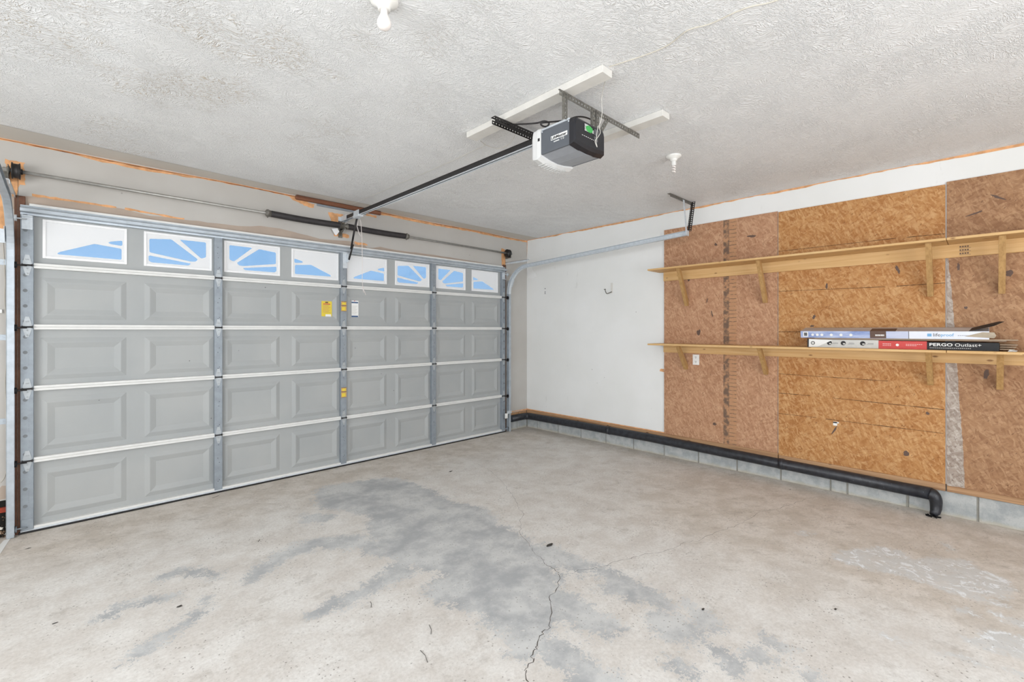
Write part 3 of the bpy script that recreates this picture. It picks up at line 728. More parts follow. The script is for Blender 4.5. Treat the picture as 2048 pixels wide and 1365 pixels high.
def section(i):
    z0, z1 = SECT[i]; win = (i == 4)
    pan = []                                        # panel (or window) rectangles
    for c in BAYC:
        for a, b in ((-21.9, -2.3), (2.3, 21.9)): pan.append((c + a, c + b))
    if win: pan = [(c + (-21.3 if k == 0 else 2.3), c + (-2.3 if k == 0 else 21.3)) for c in BAYC for k in (0, 1)]
    pz0, pz1 = (80.7, 92.0) if win else (z0 + 2.3, z1 - 3.2)
    xs = [PX0]
    for a, b in pan: xs += [a, b]
    xs.append(PX1); zs = [z0, pz0, pz1, z1]
    mb = MB(); nx = len(xs); V = [(x, YS, z) for z in zs for x in xs]; F = []
    for r_ in range(3):
        for c_ in range(nx - 1):
            if r_ == 1 and c_ % 2 == 1: continue
            F.append((r_ * nx + c_, r_ * nx + c_ + 1, (r_ + 1) * nx + c_ + 1, (r_ + 1) * nx + c_))
    mb.add(V, F)
    if not win:
        for a, b in pan:                            # pressed ridge around a flat field
            L = []
            for ins, y in ((0, YS), (1.3, YS - .45), (1.5, YS - .45), (3.1, YS + .08)):
                L.append([(a + ins, y, pz0 + ins), (b - ins, y, pz0 + ins), (b - ins, y, pz1 - ins), (a + ins, y, pz1 - ins)])
            vv = [q for l_ in L for q in l_]; ff = []
            for k in range(3):
                for e in range(4): ff.append((k * 4 + e, k * 4 + (e + 1) % 4, (k + 1) * 4 + (e + 1) % 4, (k + 1) * 4 + e))
            ff.append((12, 13, 14, 15)); mb.add(vv, ff)
    else:
        for a, b in pan:                            # returns of the window holes
            for q in (((a, pz0), (b, pz0)), ((b, pz0), (b, pz1)), ((b, pz1), (a, pz1)), ((a, pz1), (a, pz0))):
                (xa, za), (xb, zb) = q; mb.add([(xa, YS, za), (xb, YS, zb), (xb, YS + 1.0, zb), (xa, YS + 1.0, za)], [(0, 1, 2, 3)])
    s = mb.build('door_section', 'sheet', door, label=('top door section with eight sunburst windows' if win else None))
    # rails along the top and the bottom edge
    mb = MB(); mb.bbox(PX0, PX1, YF, YS + .05, z0 + .02, z0 + .74, .06); mb.build('bottom_rail', 'rail_paint', s)
    if not win:
        mb = MB(); mb.bbox(PX0, PX1, YF, YS + .05, z1 - .74, z1 - .02, .06); mb.build('top_rail', 'rail_paint', s)
    # stiles
    for x in STILES:
        mb = MB(); zt = z1 - (.0 if not win else 2.6)
        mb.bbox(x - 1.25, x + 1.25, YF - .12, YS, z0 + .05, zt - .05, .08)
        mb.cur = 1
        for dz in (3.2, 3.7, (zt - z0) * .5, (zt - z0) * .5 + 1.6, zt - z0 - 3.6):
            mb.lathe((x + .3 * math.sin(dz * 9), YF - .10, z0 + dz), (0, -1, 0), [(.13, 0), (.13, .03)], 6)
        mb.build('stile', ['stile_steel', 'print_black'], s)
    for x0, x1, hx in ((DX0, PX0, -210.2), (PX1, DX1, -20.4)):
        mb = MB(); mb.bbox(x0, x1, YF - .12, YS, z0 + .05, z1 - .05, .08); mb.cur = 1
        n = 4
        for k in range(n):
            zz = z0 + (z1 - z0) * (k + .62) / n - 1.2
            mb.lathe((hx, YF - .11, zz), (0, -1, 0), [(.5, 0), (.5, .03)], 12)
        mb.cur = 2
        for k in range(9): mb.lathe(((x0 + x1) / 2 + .35, YF - .11, (z0 + z1) / 2 - 2 + k * .5), (0, -1, 0), [(.06, 0), (.06, .03)], 5)
        mb.build('end_stile', ['stile_steel', 'hole_dark', 'print_grey'], s)
    # hinges on the joint above this section
    if i < 4:
        for x in STILES: hinge(x, z1, YF - .12, 0, s)
        hinge(-209.8, z1, YF - .12, -1, s); hinge(-20.7, z1, YF - .12, 1, s)
    if win:
        for w_, (a, b) in enumerate(pan):
            mb = MB(); y0, y1 = YS - .25, YS + .05; t = .55
            for xa, xb, za, zb in ((a - .15, a + t, pz0 - .15, pz1 + .15), (b - t, b + .15, pz0 - .15, pz1 + .15), (a + t, b - t, pz0 - .15, pz0 + t), (a + t, b - t, pz1 - t, pz1 + .15)):
                mb.bbox(xa, xb, y0, y1, za, zb, .06)
            fr = mb.build('window_frame', 'frame_plastic', s)
            kind = (W_A, W_B, W_B, W_A)[w_ % 4]; mir = (w_ % 4) >= 2
            mb = MB(); grille(mb, a, pz0, kind, mir, YS + .12, .18); mb.build('sunburst_insert', 'sunburst', s)
            mb = MB(); mb.box(a + .3, b - .3, YS + .55, YS + .62, pz0 + .3, pz1 - .3); mb.build('pane', 'glass', s)
        # stiffening strut along the top edge
        mb = MB(); prof = [(YS, 95.4), (YF - .1, 95.4), (YF - .1, 95.1), (YF - .2, 94.7), (YF - 1.5, 94.3), (YF - 1.5, 93.4), (YF - .2, 93.1), (YF - .1, 92.6), (YS, 92.6)]
        mb.prism([(DX0, y, z) for y, z in prof], (DX1 - DX0, 0, 0)); mb.build('strut', 'track_steel', s)
        mb = MB(); mb.bbox(DX0 + 1.8, DX1 - 1.8, YF - .15, YF, 95.35, 96.0, .05); mb.build('top_flange', 'rail_paint', s)
        for sx, hx in ((-1, -209.8), (1, -20.7)):   # top roller brackets
            mb = MB(); mb.box(hx - 1.1, hx + 1.1, YF - .3, YF - .12, 88.4, 92.2); mb.box(hx - 1.1, hx + 1.1, YF - 1.2, YF - .12, 92.0, 92.3); mb.box(hx - 1.1, hx + 1.1, YF - .9, YF - .12, 88.3, 88.6)
            for d in (-.5, .3): mb.box(hx + d, hx + d + .16, YF - .5, YF - .3, 88.6, 92)
            mb.tube([(hx, YF - 1.0, 91.2), (hx + sx * 3.6, YF - 1.0, 91.2)], .2, 8); mb.lathe((hx + sx * 2, YF - 1.0, 91.2), (sx, 0, 0), [(.9, 0), (.9, .55)], 12)
            mb.build('roller_bracket', 'galvanized', s)
        # operator bracket on the middle stile
        mb = MB(); mb.box(-114.4, -113.9, YF - 2.0, YF - .12, 88.6, 92.2); mb.box(-115.9, -113.9, YF - .3, YF - .12, 86, 93); mb.lathe((-114.5, YF - 1.6, 90), (1, 0, 0), [(.35, 0), (.35, .9)], 10)
        mb.build('arm_bracket', 'galvanized', s)
    if i == 0:
        mb = MB(); mb.bbox(DX0, DX1, YF - .1, YS + .4, .55, 1.1, .05); mb.build('seal_retainer', 'galvanized', s)
        mb = MB(); prof = [(YF - .2, .6), (YF - .35, .25), (YF - .1, .0), (YS + .5, 0), (YS + .5, .6)]
        mb.prism([(DX0 - .3, y, z) for y, z in prof], (DX1 - DX0 + .6, 0, 0)); mb.build('rubber_seal', 'rubber', s)
        for sx, hx in ((-1, -209.8), (1, -20.7)):
            mb = MB(); mb.bbox(hx - 1.25, hx + 1.25, YF - .3, YF - .1, .9, 4.2, .05); mb.tube([(hx, YF - .9, 2.0), (hx + sx * 3.6, YF - .9, 2.0)], .2, 8)
            mb.lathe((hx + sx * 2, YF - .9, 2.0), (sx, 0, 0), [(.9, 0), (.9, .55)], 12); mb.build('bottom_bracket', 'stile_steel', s)
    return s
sections = [section(i) for i in range(5)]

# stickers on the door
def sticker(name, parent, x0, x1, z0, z1, y, mat, marks, label):
    mb = MB(); mb.box(x0, x1, y - .03, y, z0, z1); mats = [mat]
    for (a, b, c, d, m) in marks:
        if m not in mats: mats.append(m)
        mb.cur = mats.index(m); mb.box(x0 + (x1 - x0) * a, x0 + (x1 - x0) * b, y - .045, y - .03, z0 + (z1 - z0) * c, z0 + (z1 - z0) * d)
    return mb.build(name, mats, parent, label=label)
ys = YS - .42
lines = [(.12, .88 - .1 * (k % 3), .80 - .055 * k - .025, .80 - .055 * k, 'label_orange') for k in range(10)]
sticker('sticker', sections[3], -124.4, -120.0, 64.6, 71.4, YS - .05, 'label_yellow', [(.36, .64, .88, .96, 'print_brown'), (.16, .84, .80, .85, 'print_red'), (.38, .92, .04, .18, 'print_white')] + lines, 'yellow warning sticker')
lines = [(.12, .88 - .12 * (k % 3), .66 - .05 * k - .015, .66 - .05 * k, 'carton_grey') for k in range(9)]
sticker('sticker', sections[3], -111.6, -108.0, 64.0, 72.8, YS - .05, 'print_white', [(0, 1, .955, 1, 'print_red'), (.44, .56, .9, .95, 'print_red'), (.05, .95, .80, .87, 'print_navy'), (.05, .95, .08, .17, 'print_navy'), (.3, .7, .01, .05, 'label_orange')] + lines, 'white sticker with blue bars')
for s_, z0, z1, m in ((sections[3], 67.2, 71.6, 'label_orange'), (sections[1], 29.8, 34.2, 'label_orange')):
    sticker('warning_label', s_, -116.65, -114.25, z0, z1, YF - .13, m, [(0, 1, .54, .60, 'print_brown'), (0, 1, .96, 1, 'print_brown'), (0, 1, 0, .03, 'print_brown'), (.15, .8, .1, .42, 'label_yellow'), (.2, .85, .66, .86, 'label_yellow')], 'faded orange warning label on the middle stile')

# ------------------------------------------------------------------ door tracks
def track(xc, side, label):
    """side: -1 left, +1 right. C-channel opening towards the door"""
    t = thing('door_track', (xc, -2.4, 0), label, 'track', 'galvanized door tracks')
    pts = [(-2.35, 0.15), (-2.35, 80.0)]
    for k in range(1, 13):
        a = math.pi / 2 * k / 12; pts.append((-2.35 - 15 * (1 - math.cos(a)), 80 + 15 * math.sin(a)))
    end = (-109.0, 99.2); pts.append(end)
    out = side
    prof = [(-out * .75, 1.0), (-out * .75, .92), (out * .6, .92), (out * .75, .6), (out * .75, -.6), (out * .6, -.92), (-out * .75, -.92), (-out * .75, -1.0),
            (out * .65, -1.02), (out * .87, -.65), (out * .87, .65), (out * .65, 1.02)]
    def sweep(p_):
        mb = MB(); n = len(prof); V = []
        for i, (y, z) in enumerate(p_):
            y0, z0 = p_[max(0, i - 1)]; y1, z1 = p_[min(len(p_) - 1, i + 1)]; d = Vector((y1 - y0, z1 - z0)).normalized(); nn = Vector((d.y, -d.x))
            for u, v in prof: V.append((xc + u, y + nn.x * v, z + nn.y * v))
        F = [[(i * n + k), (i * n + (k + 1) % n), ((i + 1) * n + (k + 1) % n), ((i + 1) * n + k)] for i in range(len(p_) - 1) for k in range(n)]
        return mb.add(V, F)
    sweep(pts[:2]).build('vertical_track', 'track_steel', t); sweep(pts[1:]).build('horizontal_track', 'galvanized' if side > 0 else 'track_steel', t)
    for z in (33.0, 57.0, 78.5):
        mb = MB(); a = xc + side * .8
        mb.box(a, a + side * .14, -2.6, 0, z - .8, z + .8); mb.box(a, a + side * 1.5, -.16, 0, z - .8, z + .8); mb.lathe((a + side * .9, -.16, z), (0, -1, 0), [(.22, 0), (.22, .15)], 6)
        mb.build('jamb_bracket', 'track_steel', t)
    mb = MB(); mb.prism([(xc + side * .95, -.2, 84), (xc + side * .95, -.2, 88), (xc + side * .95, -6, 88), (xc + side * .95, -4, 84)], (side * .12, 0, 0))
    mb.box(xc + side * .95, xc + side * 2.2, -.3, -.1, 84, 88); mb.build('flag_bracket', 'galvanized', t)
    mb = MB(); a = xc - side * .85
    mb.box(min(a, a + side * 1.7), max(a, a + side * 1.7), -18.5, -.2, 98.3, 98.45) ; mb.box(a, a + side * .12, -18.5, -.2, 97.2, 98.45)
    mb.build('brace', 'galvanized', t)
    return t
track(-213.0, -1, 'galvanized door track curving up at the left edge of the door')
track(-17.4, 1, 'galvanized door track running back along the white right wall')

# perforated hanger that carries the end of the right track
t = thing('track_hanger', (-17, -107, 99), 'perforated steel hanger holding the end of the right door track', 'hanger')
mb = MB(); mb.perf((-28.2, -107.2, 113.9), (19, 0, 0), (0, 0, -1), (0, -.12, 0), 1.3, .95, .5); mb.box(-28.2, -9.2, -107.2, -106, 113.85, 113.98); mb.build('ceiling_angle', 'dark_steel', t)
mb = MB(); mb.perf((-17.6, -107.4, 113.4), (.6, -.9, -13.4), (1, 0, 0), (0, -.12, 0), 1.3, 1.3, .3); mb.build('strap', 'galvanized', t)
mb = MB(); mb.perf((-10.4, -107.6, 113.6), (-5.4, -.7, -13.6), (1, 0, .35), (0, -.12, 0), 1.35, .95, .5); mb.perf((-9.0, -107.6, 114.0), (-5.4, -.7, -13.6), (0, -1, 0), (.12, 0, .05), 1.2, .95, .5); mb.build('strap', 'black_steel', t)
mb = MB(); mb.lathe((-16.6, -108.4, 99.3), (0, -1, 0), [(.4, 0), (.4, .35)], 6); mb.box(-18.2, -15.9, -109.2, -108.9, 98.2, 100.4); mb.build('end_bolt', 'galvanized', t)

# ------------------------------------------------------------------ torsion shaft
t = thing('torsion_shaft', (-115, -3.5, 101), 'steel torsion shaft with two black springs above the garage door', 'spring shaft')
zs_ = lambda x: 104.3 + (x + 212) * (-1.0 / 192)
mb = MB(); mb.tube([(x, -3.5, zs_(x)) for x in (-214.6, -120, -16.2)], .52, 12); mb.build('shaft', 'shaft_steel', t)
def spring(xa, xb):
    mb = MB(); n = int((xb - xa) / .3); prof = []; V = []
    for i in range(n * 2 + 1):
        f = i / (n * 2); x = xa + (xb - xa) * f; r_ = 1.28 if i % 2 else 1.16
        prof.append((x, r_))
    mb.tube([(x, -3.5, zs_(x) - .25 * math.sin(math.pi * (x - xa) / (xb - xa))) for x, _ in prof], 1.2, 14, True, [r_ for _, r_ in prof])
    return mb.build('spring', 'spring_black', t)
spring(-145.2, -118.2); spring(-114.6, -86.6)
for xa, xb in ((-147.2, -145.2), (-86.6, -84.8)):
    mb = MB(); m = (xa + xb) / 2; mb.lathe((xa, -3.5, zs_(m)), (1, 0, 0), [(.7, 0), (.95, .2), (1.4, .5), (1.5, 1.0), (1.25, 1.3), (1.2, xb - xa)], 14)
    for k in range(3):
        an = k * 2.1 + .4; mb.lathe((m - .2, -3.5 + 1.0 * math.cos(an), zs_(m) + 1.0 * math.sin(an)), (0, math.cos(an), math.sin(an)), [(.22, .2), (.22, .75)], 6)
    mb.build('winding_cone', 'dark_steel', t)
mb = MB(); mb.lathe((-118.2, -3.5, zs_(-116)), (1, 0, 0), [(1.2, 0), (1.35, .3), (.8, .5), (.8, 3.1), (1.35, 3.3), (1.2, 3.6)], 14)
mb.build('stationary_cone', 'dark_steel', t)
mb = MB(); zc = zs_(-116.4)
mb.box(-117.3, -115.6, -.35, -.05, zc - 4.6, zc + 4.0); mb.box(-116.6, -116.35, -4.6, -.05, zc - 1.5, zc + 1.4); mb.prism([(-116.6, -.05, zc - 4), (-116.6, -4.2, zc - 1.4), (-116.6, -.05, zc - .8)], (.25, 0, 0))
mb.build('centre_bracket', 'dark_steel', t)
def drum(x, s):
    mb = MB(); z = zs_(x)
    mb.lathe((x, -3.5, z), (s, 0, 0), [(.8, -.4), (.8, 0), (2.3, .05), (2.3, .25), (2.05, .35), (2.0, 1.4), (2.3, 1.5), (2.3, 1.75), (.9, 1.8)], 22); mb.build('cable_drum', 'black_steel', t)
    mb = MB(); xx = x + s * 2.3; mb.box(min(xx, xx + s * .15), max(xx, xx + s * .15), -4.6, -.05, z - 2.6, z + 1.4); mb.lathe((xx, -3.5, z), (s, 0, 0), [(1.0, -.2), (1.0, .3), (.5, .32)], 14); mb.box(min(xx, xx + s * 1.3), max(xx, xx + s * 1.3), -.25, -.05, z - 2.6, z + 1.4)
    mb.build('end_bearing', 'dark_steel', t)
    mb = MB(); mb.tube([(x + s * .6, -1.62, z - 1), (x + s * .7, -1.9, 60), (x + s * .7, -2.2, 2.6)], .055, 5)
    mb.build('lift_cable', 'dark_steel', label='thin steel lift cable at the %s end of the garage door' % ('left' if s < 0 else 'right'), cat='cable', group='door lift cables')
drum(-211.0, -1); drum(-20.2, 1)
mb = MB(); mb.add([(-121, -1.9, 102.2), (-118.4, -1.8, 102.8), (-117.6, -1.8, 101.4), (-119, -1.9, 99.6), (-119.6, -1.9, 99.9)], [(0, 1, 2, 3, 4)])
mb.add([(a, b - .05, c) for a, b, c in mb.v[:5]], [(4, 3, 2, 1, 0)]); mb.build('warning_tag', 'frame_plastic', t, label='small white warning tag')

# dark board over the header bracket
mb = MB(); mb.bbox(-135.2, -97.6, -1.45, -.06, 112.1, 113.92, .35)
mb.build('header_board', 'header_wood', label='dark brown wooden board fixed along the top of the door wall', cat='board')
mb = MB(); mb.bbox(-126.5, -104.5, -.5, -.06, 111.2, 112.05, .08)  # thin bluish grey strip on the wall below the board
mb.build('backing_strip', 'stile_steel', label='thin grey strip under the dark brown header board', cat='strip')

# ------------------------------------------------------------------ garage door opener
op = thing('garage_door_opener', (-115.4, -127, 100), 'grey and black garage door opener hanging from the ceiling with its long rail', 'door opener')
OXA, OXB, OYB, OYF = -121.3, -109.6, -131.8, -122.3
# side / shell: lofted along y, section is a rounded rectangle
def loft(mb, rings):
    n = len(rings[0]); V = [q for r_ in rings for q in r_]
    F = [[i * n + k, i * n + (k + 1) % n, (i + 1) * n + (k + 1) % n, (i + 1) * n + k] for i in range(len(rings) - 1) for k in range(n)]
    F.append(list(range(n))[::-1]); F.append([(len(rings) - 1) * n + k for k in range(n)])
    return mb.add(V, F)
def ring(y, xa, xb, z0, z1, bz, rt=.9, drop=0.0):
    """closed section at depth y: flat sides, rounded top corners, bellied bottom"""
    P = []
    for k in range(5): P.append((xa + (xb - xa) * k / 4, y, z0 - bz * math.sin(math.pi * k / 4)))
    for k in range(4): a = math.pi / 2 * k / 3; P.append((xb - rt + rt * math.cos(a), y, z1 - rt + rt * math.sin(a)))
    for k in range(4): a = math.pi / 2 + math.pi / 2 * k / 3; P.append((xa + rt + rt * math.cos(a), y, z1 - rt + rt * math.sin(a)))
    return P
mb = MB(); loft(mb, [ring(y, OXA, OXB, 100.3, 106.0, .15, .5) for y in (-130.9, -126, -122.4)]); mb.build('housing', 'opener_grey', op)
mb = MB(); loft(mb, [ring(-132.2, OXA + .5, OXB - .5, 101.3, 105.8, .4, 1.1), ring(-131.9, OXA + .1, OXB - .1, 100.6, 106.3, .5, 1.2), ring(-130.8, OXA - .06, OXB + .06, 100.1, 106.5, .5, 1.2)])
mb.build('rear_panel', 'opener_black', op, label='black rear panel')
mb = MB(); loft(mb, [[(OXA + .1, y, 100.35), (-118, y, 99.75), (-115.4, y, 99.55), (-113, y, 99.75), (OXB - .1, y, 100.35), (OXB - .1, y, 100.5), (OXA + .1, y, 100.5)] for y in (-130.9, -122.3)])
mb.build('bottom_cover', 'opener_light', op, label='light grey bottom cover')
mb = MB(); loft(mb, [ring(-122.35, OXA - .1, OXB + .1, 99.9, 106.6, .6, .7), ring(-121.2, OXA - .15, OXB + .15, 99.4, 106.8, .8, .8), ring(-119.6, OXA + .1, OXB - .1, 99.7, 106.6, .8, .9), ring(-118.4, OXA + 1.1, OXB - 1.1, 100.8, 106.0, .6, 1.0), ring(-117.9, OXA + 3, OXB - 3, 102.5, 105, .2, .8)])
lens = mb.build('light_lens', 'lens', op, label='white translucent light lens')
for k in range(9):
    x = OXA + 2.0 + k * .95
    mb = MB(); mb.obox((x, -121.9, 99.32 - .55 * math.sin(math.pi * (x - OXA) / 11.7)), (.35, 0, 0), (0, 2.2, -.05), (0, 0, -.12)); mb.build('rib', 'lens', lens)
mb = MB(); mb.box(OXA - .16, OXA - .12, -122.0, -121.4, 103.6, 104.3); mb.build('lens_slot', 'print_black', lens)
mb = MB(); mb.bbox(OXA + .3, OXB - .3, -130.5, -119.5, 106.0, 106.5, .1); mb.build('chassis', 'galvanized', op)
for y in (-130.6, -122.7):
    mb = MB(); mb.lathe((OXA - .0, y, 105.5), (-1, 0, 0), [(.16, 0), (.16, .1)], 8); mb.build('screw', 'galvanized', op)
# lettering on the side
mb = MB(); mb.box(OXA - .03, OXA, -130.2, -125.4, 102.65, 103.6); mb.cur = 1
text_mb(mb, 'LiftMaster', (OXA - .05, -125.55, 102.78), (0, -1, 0), (0, 0, 1), .68, 4.5, .03)
mb.cur = 0; text_mb(mb, '1/2', (OXA - .04, -128.4, 102.05), (0, -1, 0), (0, 0, 1), .5, .9)
for k in range(5): mb.box(OXA - .03, OXA, -126.5 - k * .34, -126.25 - k * .34, 102.08, 102.3)
mb.build('side_lettering', ['print_white', 'print_black'], op, label='white name plate')
# printed label on the rear panel
mb = MB(); y = -132.28; mats = ['print_green', 'print_white', 'print_grey']
n = 22; P = []
for k in range(n):
    a = 2 * math.pi * k / n; rr = (.95 if k % 2 else 1.2); P.append((-116.0 + rr * 1.25 * math.cos(a), y - .02, 104.75 + rr * .72 * math.sin(a)))
mb.add(P, [tuple(range(n))])
mb.cur = 1
for k in range(6): mb.box(-117.7, -115.9, y - .01, y, 104.05 + k * .27, 104.2 + k * .27)
for k in range(3): mb.box(-114.9, -114.3, y - .01, y, 104.2 + k * .27, 104.35 + k * .27)
for k in range(8): mb.box(-118.6 + k * .7, -118.2 + k * .7, y + .05, y + .09, 102.75, 102.85)
mb.cur = 2
mb.box(-114.0, -112.2, y - .0, y + .03, 104.0, 105.5); mb.box(-114.2, -112.7, y, y + .03, 102.7, 103.7)
mb.build('rear_label', mats, op, label='green and white printed label')
# rail, trolley, arm
mb = MB(); RX = -115.4
mb.bbox(RX - .55, RX + .55, -120.5, -4.2, 107.9, 108.1, .03); mb.bbox(RX - .55, RX - .4, -120.5, -4.2, 106.45, 108.1, .03); mb.bbox(RX + .4, RX + .55, -120.5, -4.2, 106.45, 108.1, .03)
rail = mb.build('rail', 'black_steel', op)
mb = MB(); mb.bbox(RX - .75, RX - .25, -120.5, -4.4, 106.3, 106.48, .03); mb.bbox(RX + .25, RX + .75, -120.5, -4.4, 106.3, 106.48, .03); mb.build('rail_flange', 'galvanized', rail)
for k in range(4):
    mb = MB(); mb.box(RX - .57, RX - .55, -117.6 + k * .8, -117.2 + k * .8, 107.1, 107.4); mb.build('print_mark', 'print_white', rail)
mb = MB(); mb.box(-117.4, -113.4, -.4, -.08, 106.4, 108.2); mb.box(-116.3, -116.1, -5.6, -.1, 106.2, 108.4); mb.box(-114.7, -114.5, -5.6, -.1, 106.2, 108.4); mb.build('header_bracket', 'galvanized', op)
mb = MB(); mb.bbox(RX - 1.1, RX + 1.1, -17.5, -12.2, 105.6, 106.6, .15); mb.bbox(RX - .9, RX - .6, -17.2, -12.5, 106.4, 108.4, .08); mb.bbox(RX + .6, RX + .9, -17.2, -12.5, 106.4, 108.4, .08); mb.lathe((RX - 1.2, -14, 105.6), (1, 0, 0), [(.5, 0), (.5, 2.4)], 10)
mb.build('trolley', 'galvanized', op)
mb = MB(); mb.tube([(RX, -14, 105.4), (RX + .4, -10.5, 100.5), (RX + 1.1, -6.0, 93.8)], .42, 6); mb.tube([(RX + 1.5, -7.2, 95.6), (RX + 1.5, -3.1, 89.6)], .38, 6); mb.build('door_arm', 'black_steel', op)

# release rope hanging from the trolley
t = thing('pull_rope', (-113.4, -14, 76), 'thin white release rope with a knot hanging in front of the door', 'rope')
rp = [(-114.2, -13.6, 106), (-113.6, -13.8, 104), (-113.2, -13.9, 98), (-113.0, -13.9, 88), (-113.1, -14, 80.0), (-112.9, -14, 77.2)]
mb = MB(); mb.tube(rp, .11, 6); mb.build('rope', 'rope_white', t)
mb = MB(); mb.lathe((-112.9, -14, 76.4), (.1, 0, 1), [(.1, 0), (.34, .25), (.36, .6), (.12, .95)], 8); mb.tube([(-112.9, -14, 76.5), (-112.2, -14.1, 75.4), (-111.6, -14.1, 73.8)], .12, 6); mb.tube([(-112.9, -14, 76.6), (-112.5, -13.8, 75.2), (-112.2, -13.8, 74.8)], .1, 6); mb.build('knot', 'rope_white', t)
mb = MB(); mb.tube([(-114.6, -13.4, 106), (-115.0, -13.2, 102.4), (-114.2, -13.2, 99.6), (-113.3, -13.3, 98.2)], .12, 6); mb.build('short_end', 'rope_white', t)

# boards screwed to the ceiling above the opener
for x0, x1, ya, yb, lab in ((-121.9, -118.4, -140, -95, 'long white painted board on the ceiling above the opener'), (-95.1, -91.6, -139.2, -104, 'white painted ceiling board on the far side of the opener')):
    mb = MB(); mb.bbox(x0, x1, ya, yb, 112.4, 113.97, .06)
    mb.build('ceiling_board', 'white_board', label=lab, cat='board', group='white boards on the ceiling')

# hanger of the opener: perforated cross angle and straps
t = thing('opener_hanger', (-106, -129.6, 106.5), 'grey perforated cross bar and straps that hold up the opener', 'hanger')
mb = MB(); mb.perf((-123.2, -129.5, 112.35), (33.4, 0, -.0), (0, 0, -1), (0, -.12, 0), 1.3, 1.05, .45, .5); mb.box(-123.2, -89.8, -129.5, -129.2, 112.25, 112.37); mb.build('cross_bar', 'dark_steel', t)
for o_, l_ in (((-121.9, -129.7, 112.2), (0, 0, -6.0)), ((-111.4, -129.7, 112.0), (.1, 0, -5.6)), ((-109.9, -129.8, 112.0), (-.1, 0, -5.6))):
    mb = MB(); mb.perf(o_, l_, (1, 0, 0), (0, -.12, 0), 1.15, 1.0, .4, .45); mb.obox(o_, l_, (0, .5, 0), (.1, 0, 0)); mb.build('strap', 'dark_steel', t)
mb = MB(); mb.perf((-105.4, -129.8, 112.0), (-4.0, 0, -5.4), (.8, 0, -.6), (0, -.12, 0), 1.15, 1.0, .4, .45); mb.build('diagonal_strap', 'dark_steel', t)
# black slotted angle nearer the door
t = thing('slotted_angle', (-110, -110, 111), 'black slotted angle iron on the ceiling boards in front of the opener', 'angle iron')
mb = MB(); mb.perf((-125.0, -110.2, 112.35), (34, 0, 0), (0, 0, -1), (0, -.12, 0), 1.5, .95, .5, .55); mb.build('front_leg', 'black_steel', t)
mb = MB(); mb.perf((-125.0, -110.2, 112.25), (34, 0, 0), (0, 1, 0), (0, 0, .12), 1.5, .95, .5, .55); mb.build('top_leg', 'black_steel', t)
mb = MB(); mb.perf((-124.0, -108.0, 112.3), (32, 0, 0), (0, 0, -1), (0, -.12, 0), 1.0, .95, .35, .5); mb.build('second_angle', 'black_steel', t)

# wires
def wire(name, pts, r_, mat, label, cat='wire'):
    P = [Vector(p) for p in pts]; out = []
    for i in range(len(P) - 1):
        p0, p1, p2, p3 = P[max(0, i - 1)], P[i], P[i + 1], P[min(len(P) - 1, i + 2)]
        for k in range(5):
            f = k / 5; out.append(.5 * ((2 * p1) + (p2 - p0) * f + (2 * p0 - 5 * p1 + 4 * p2 - p3) * f * f + (3 * p1 - p0 - 3 * p2 + p3) * f ** 3))
    out.append(P[-1]); mb = MB(); mb.tube(out, r_, 6); return mb.build(name, mat, label=label, cat=cat)
wire('power_cord', [(-101, -124, 113.6), (-105.9, -124, 113.4), (-110, -124, 112.3), (-114, -124, 110.2), (-118, -124, 108.6), (-121.2, -124, 107.4), (-122.6, -123.4, 106.9), (-121.8, -123.4, 106.5), (-120.6, -123.6, 106.8), (-120.4, -124, 107.5), (-121.4, -123.4, 107.8), (-122.2, -122, 107.6), (-121.2, -118, 109.0), (-120.2, -113, 110.8), (-119.4, -110.8, 111.8)], .2, 'black_steel', 'black power cord looped on top of the opener', 'cord')
wire('bell_wire', [(-119.2, -139.6, 113.2), (-116.2, -136.5, 113.4), (-113.0, -133.6, 112.6), (-112.7, -133.4, 111.0), (-112.6, -133.4, 109.2), (-113.1, -133.4, 107.2), (-113.2, -133.0, 106.1), (-112.6, -132.9, 104.8), (-113.6, -132.8, 103.4), (-114.5, -132.8, 102.3), (-113.7, -132.8, 101.2), (-114.0, -132.8, 102.2), (-113.9, -132.8, 104.0), (-113.4, -132.9, 106.2)], .07, 'wire_white', 'thin white wire dangling over the black rear of the opener')
wire('ceiling_cable', [(-120.2, -140.4, 113.9), (-118.3, -148.7, 113.9), (-118.3, -152.9, 113.9), (-119.7, -157.1, 113.9), (-118.5, -160.6, 113.9), (-118.4, -164.8, 113.9), (-118.0, -167.1, 113.9), (-116.4, -170.9, 113.9), (-116.4, -178, 113.9)], .09, 'wire_tan', 'thin tan cable tacked across the ceiling behind the opener', 'cable')
wire('loose_wire', [(-114, -108.5, 112.2), (-112.8, -105.1, 112.9), (-110.2, -101.3, 113.3), (-108.3, -97.2, 113.5), (-108.4, -94.2, 113.5), (-109.6, -92.8, 113.6), (-112.3, -92.2, 113.8), (-115.5, -93.2, 113.9)], .05, 'wire_tan', 'loose thin wire arching below the ceiling near the slotted angle')
wire('sensor_wire', [(-112.4, -92, 113.93), (-111.9, -70, 113.93), (-112.2, -40, 113.93), (-112.4, -10, 113.93), (-112.4, -1.6, 113.93)], .06, 'wire_white', 'thin white wire stapled along the ceiling beside the opener rail')
wire('wall_wire', [(-214.6, -.12, 84), (-214.2, -.12, 73.5), (-214.3, -.12, 68.4), (-214.0, -.12, 60.9), (-213.95, -.12, 52.1), (-214.2, -.12, 45), (-214.1, -.12, 39.1), (-214.05, -.12, 33.4), (-213.9, -.12, 25.2), (-213.9, -.12, 21.1), (-214.2, -.12, 17.6), (-214.9, -.12, 15.9), (-216, -.12, 15)], .06, 'wire_tan', 'thin wire running down the wall left of the door track')

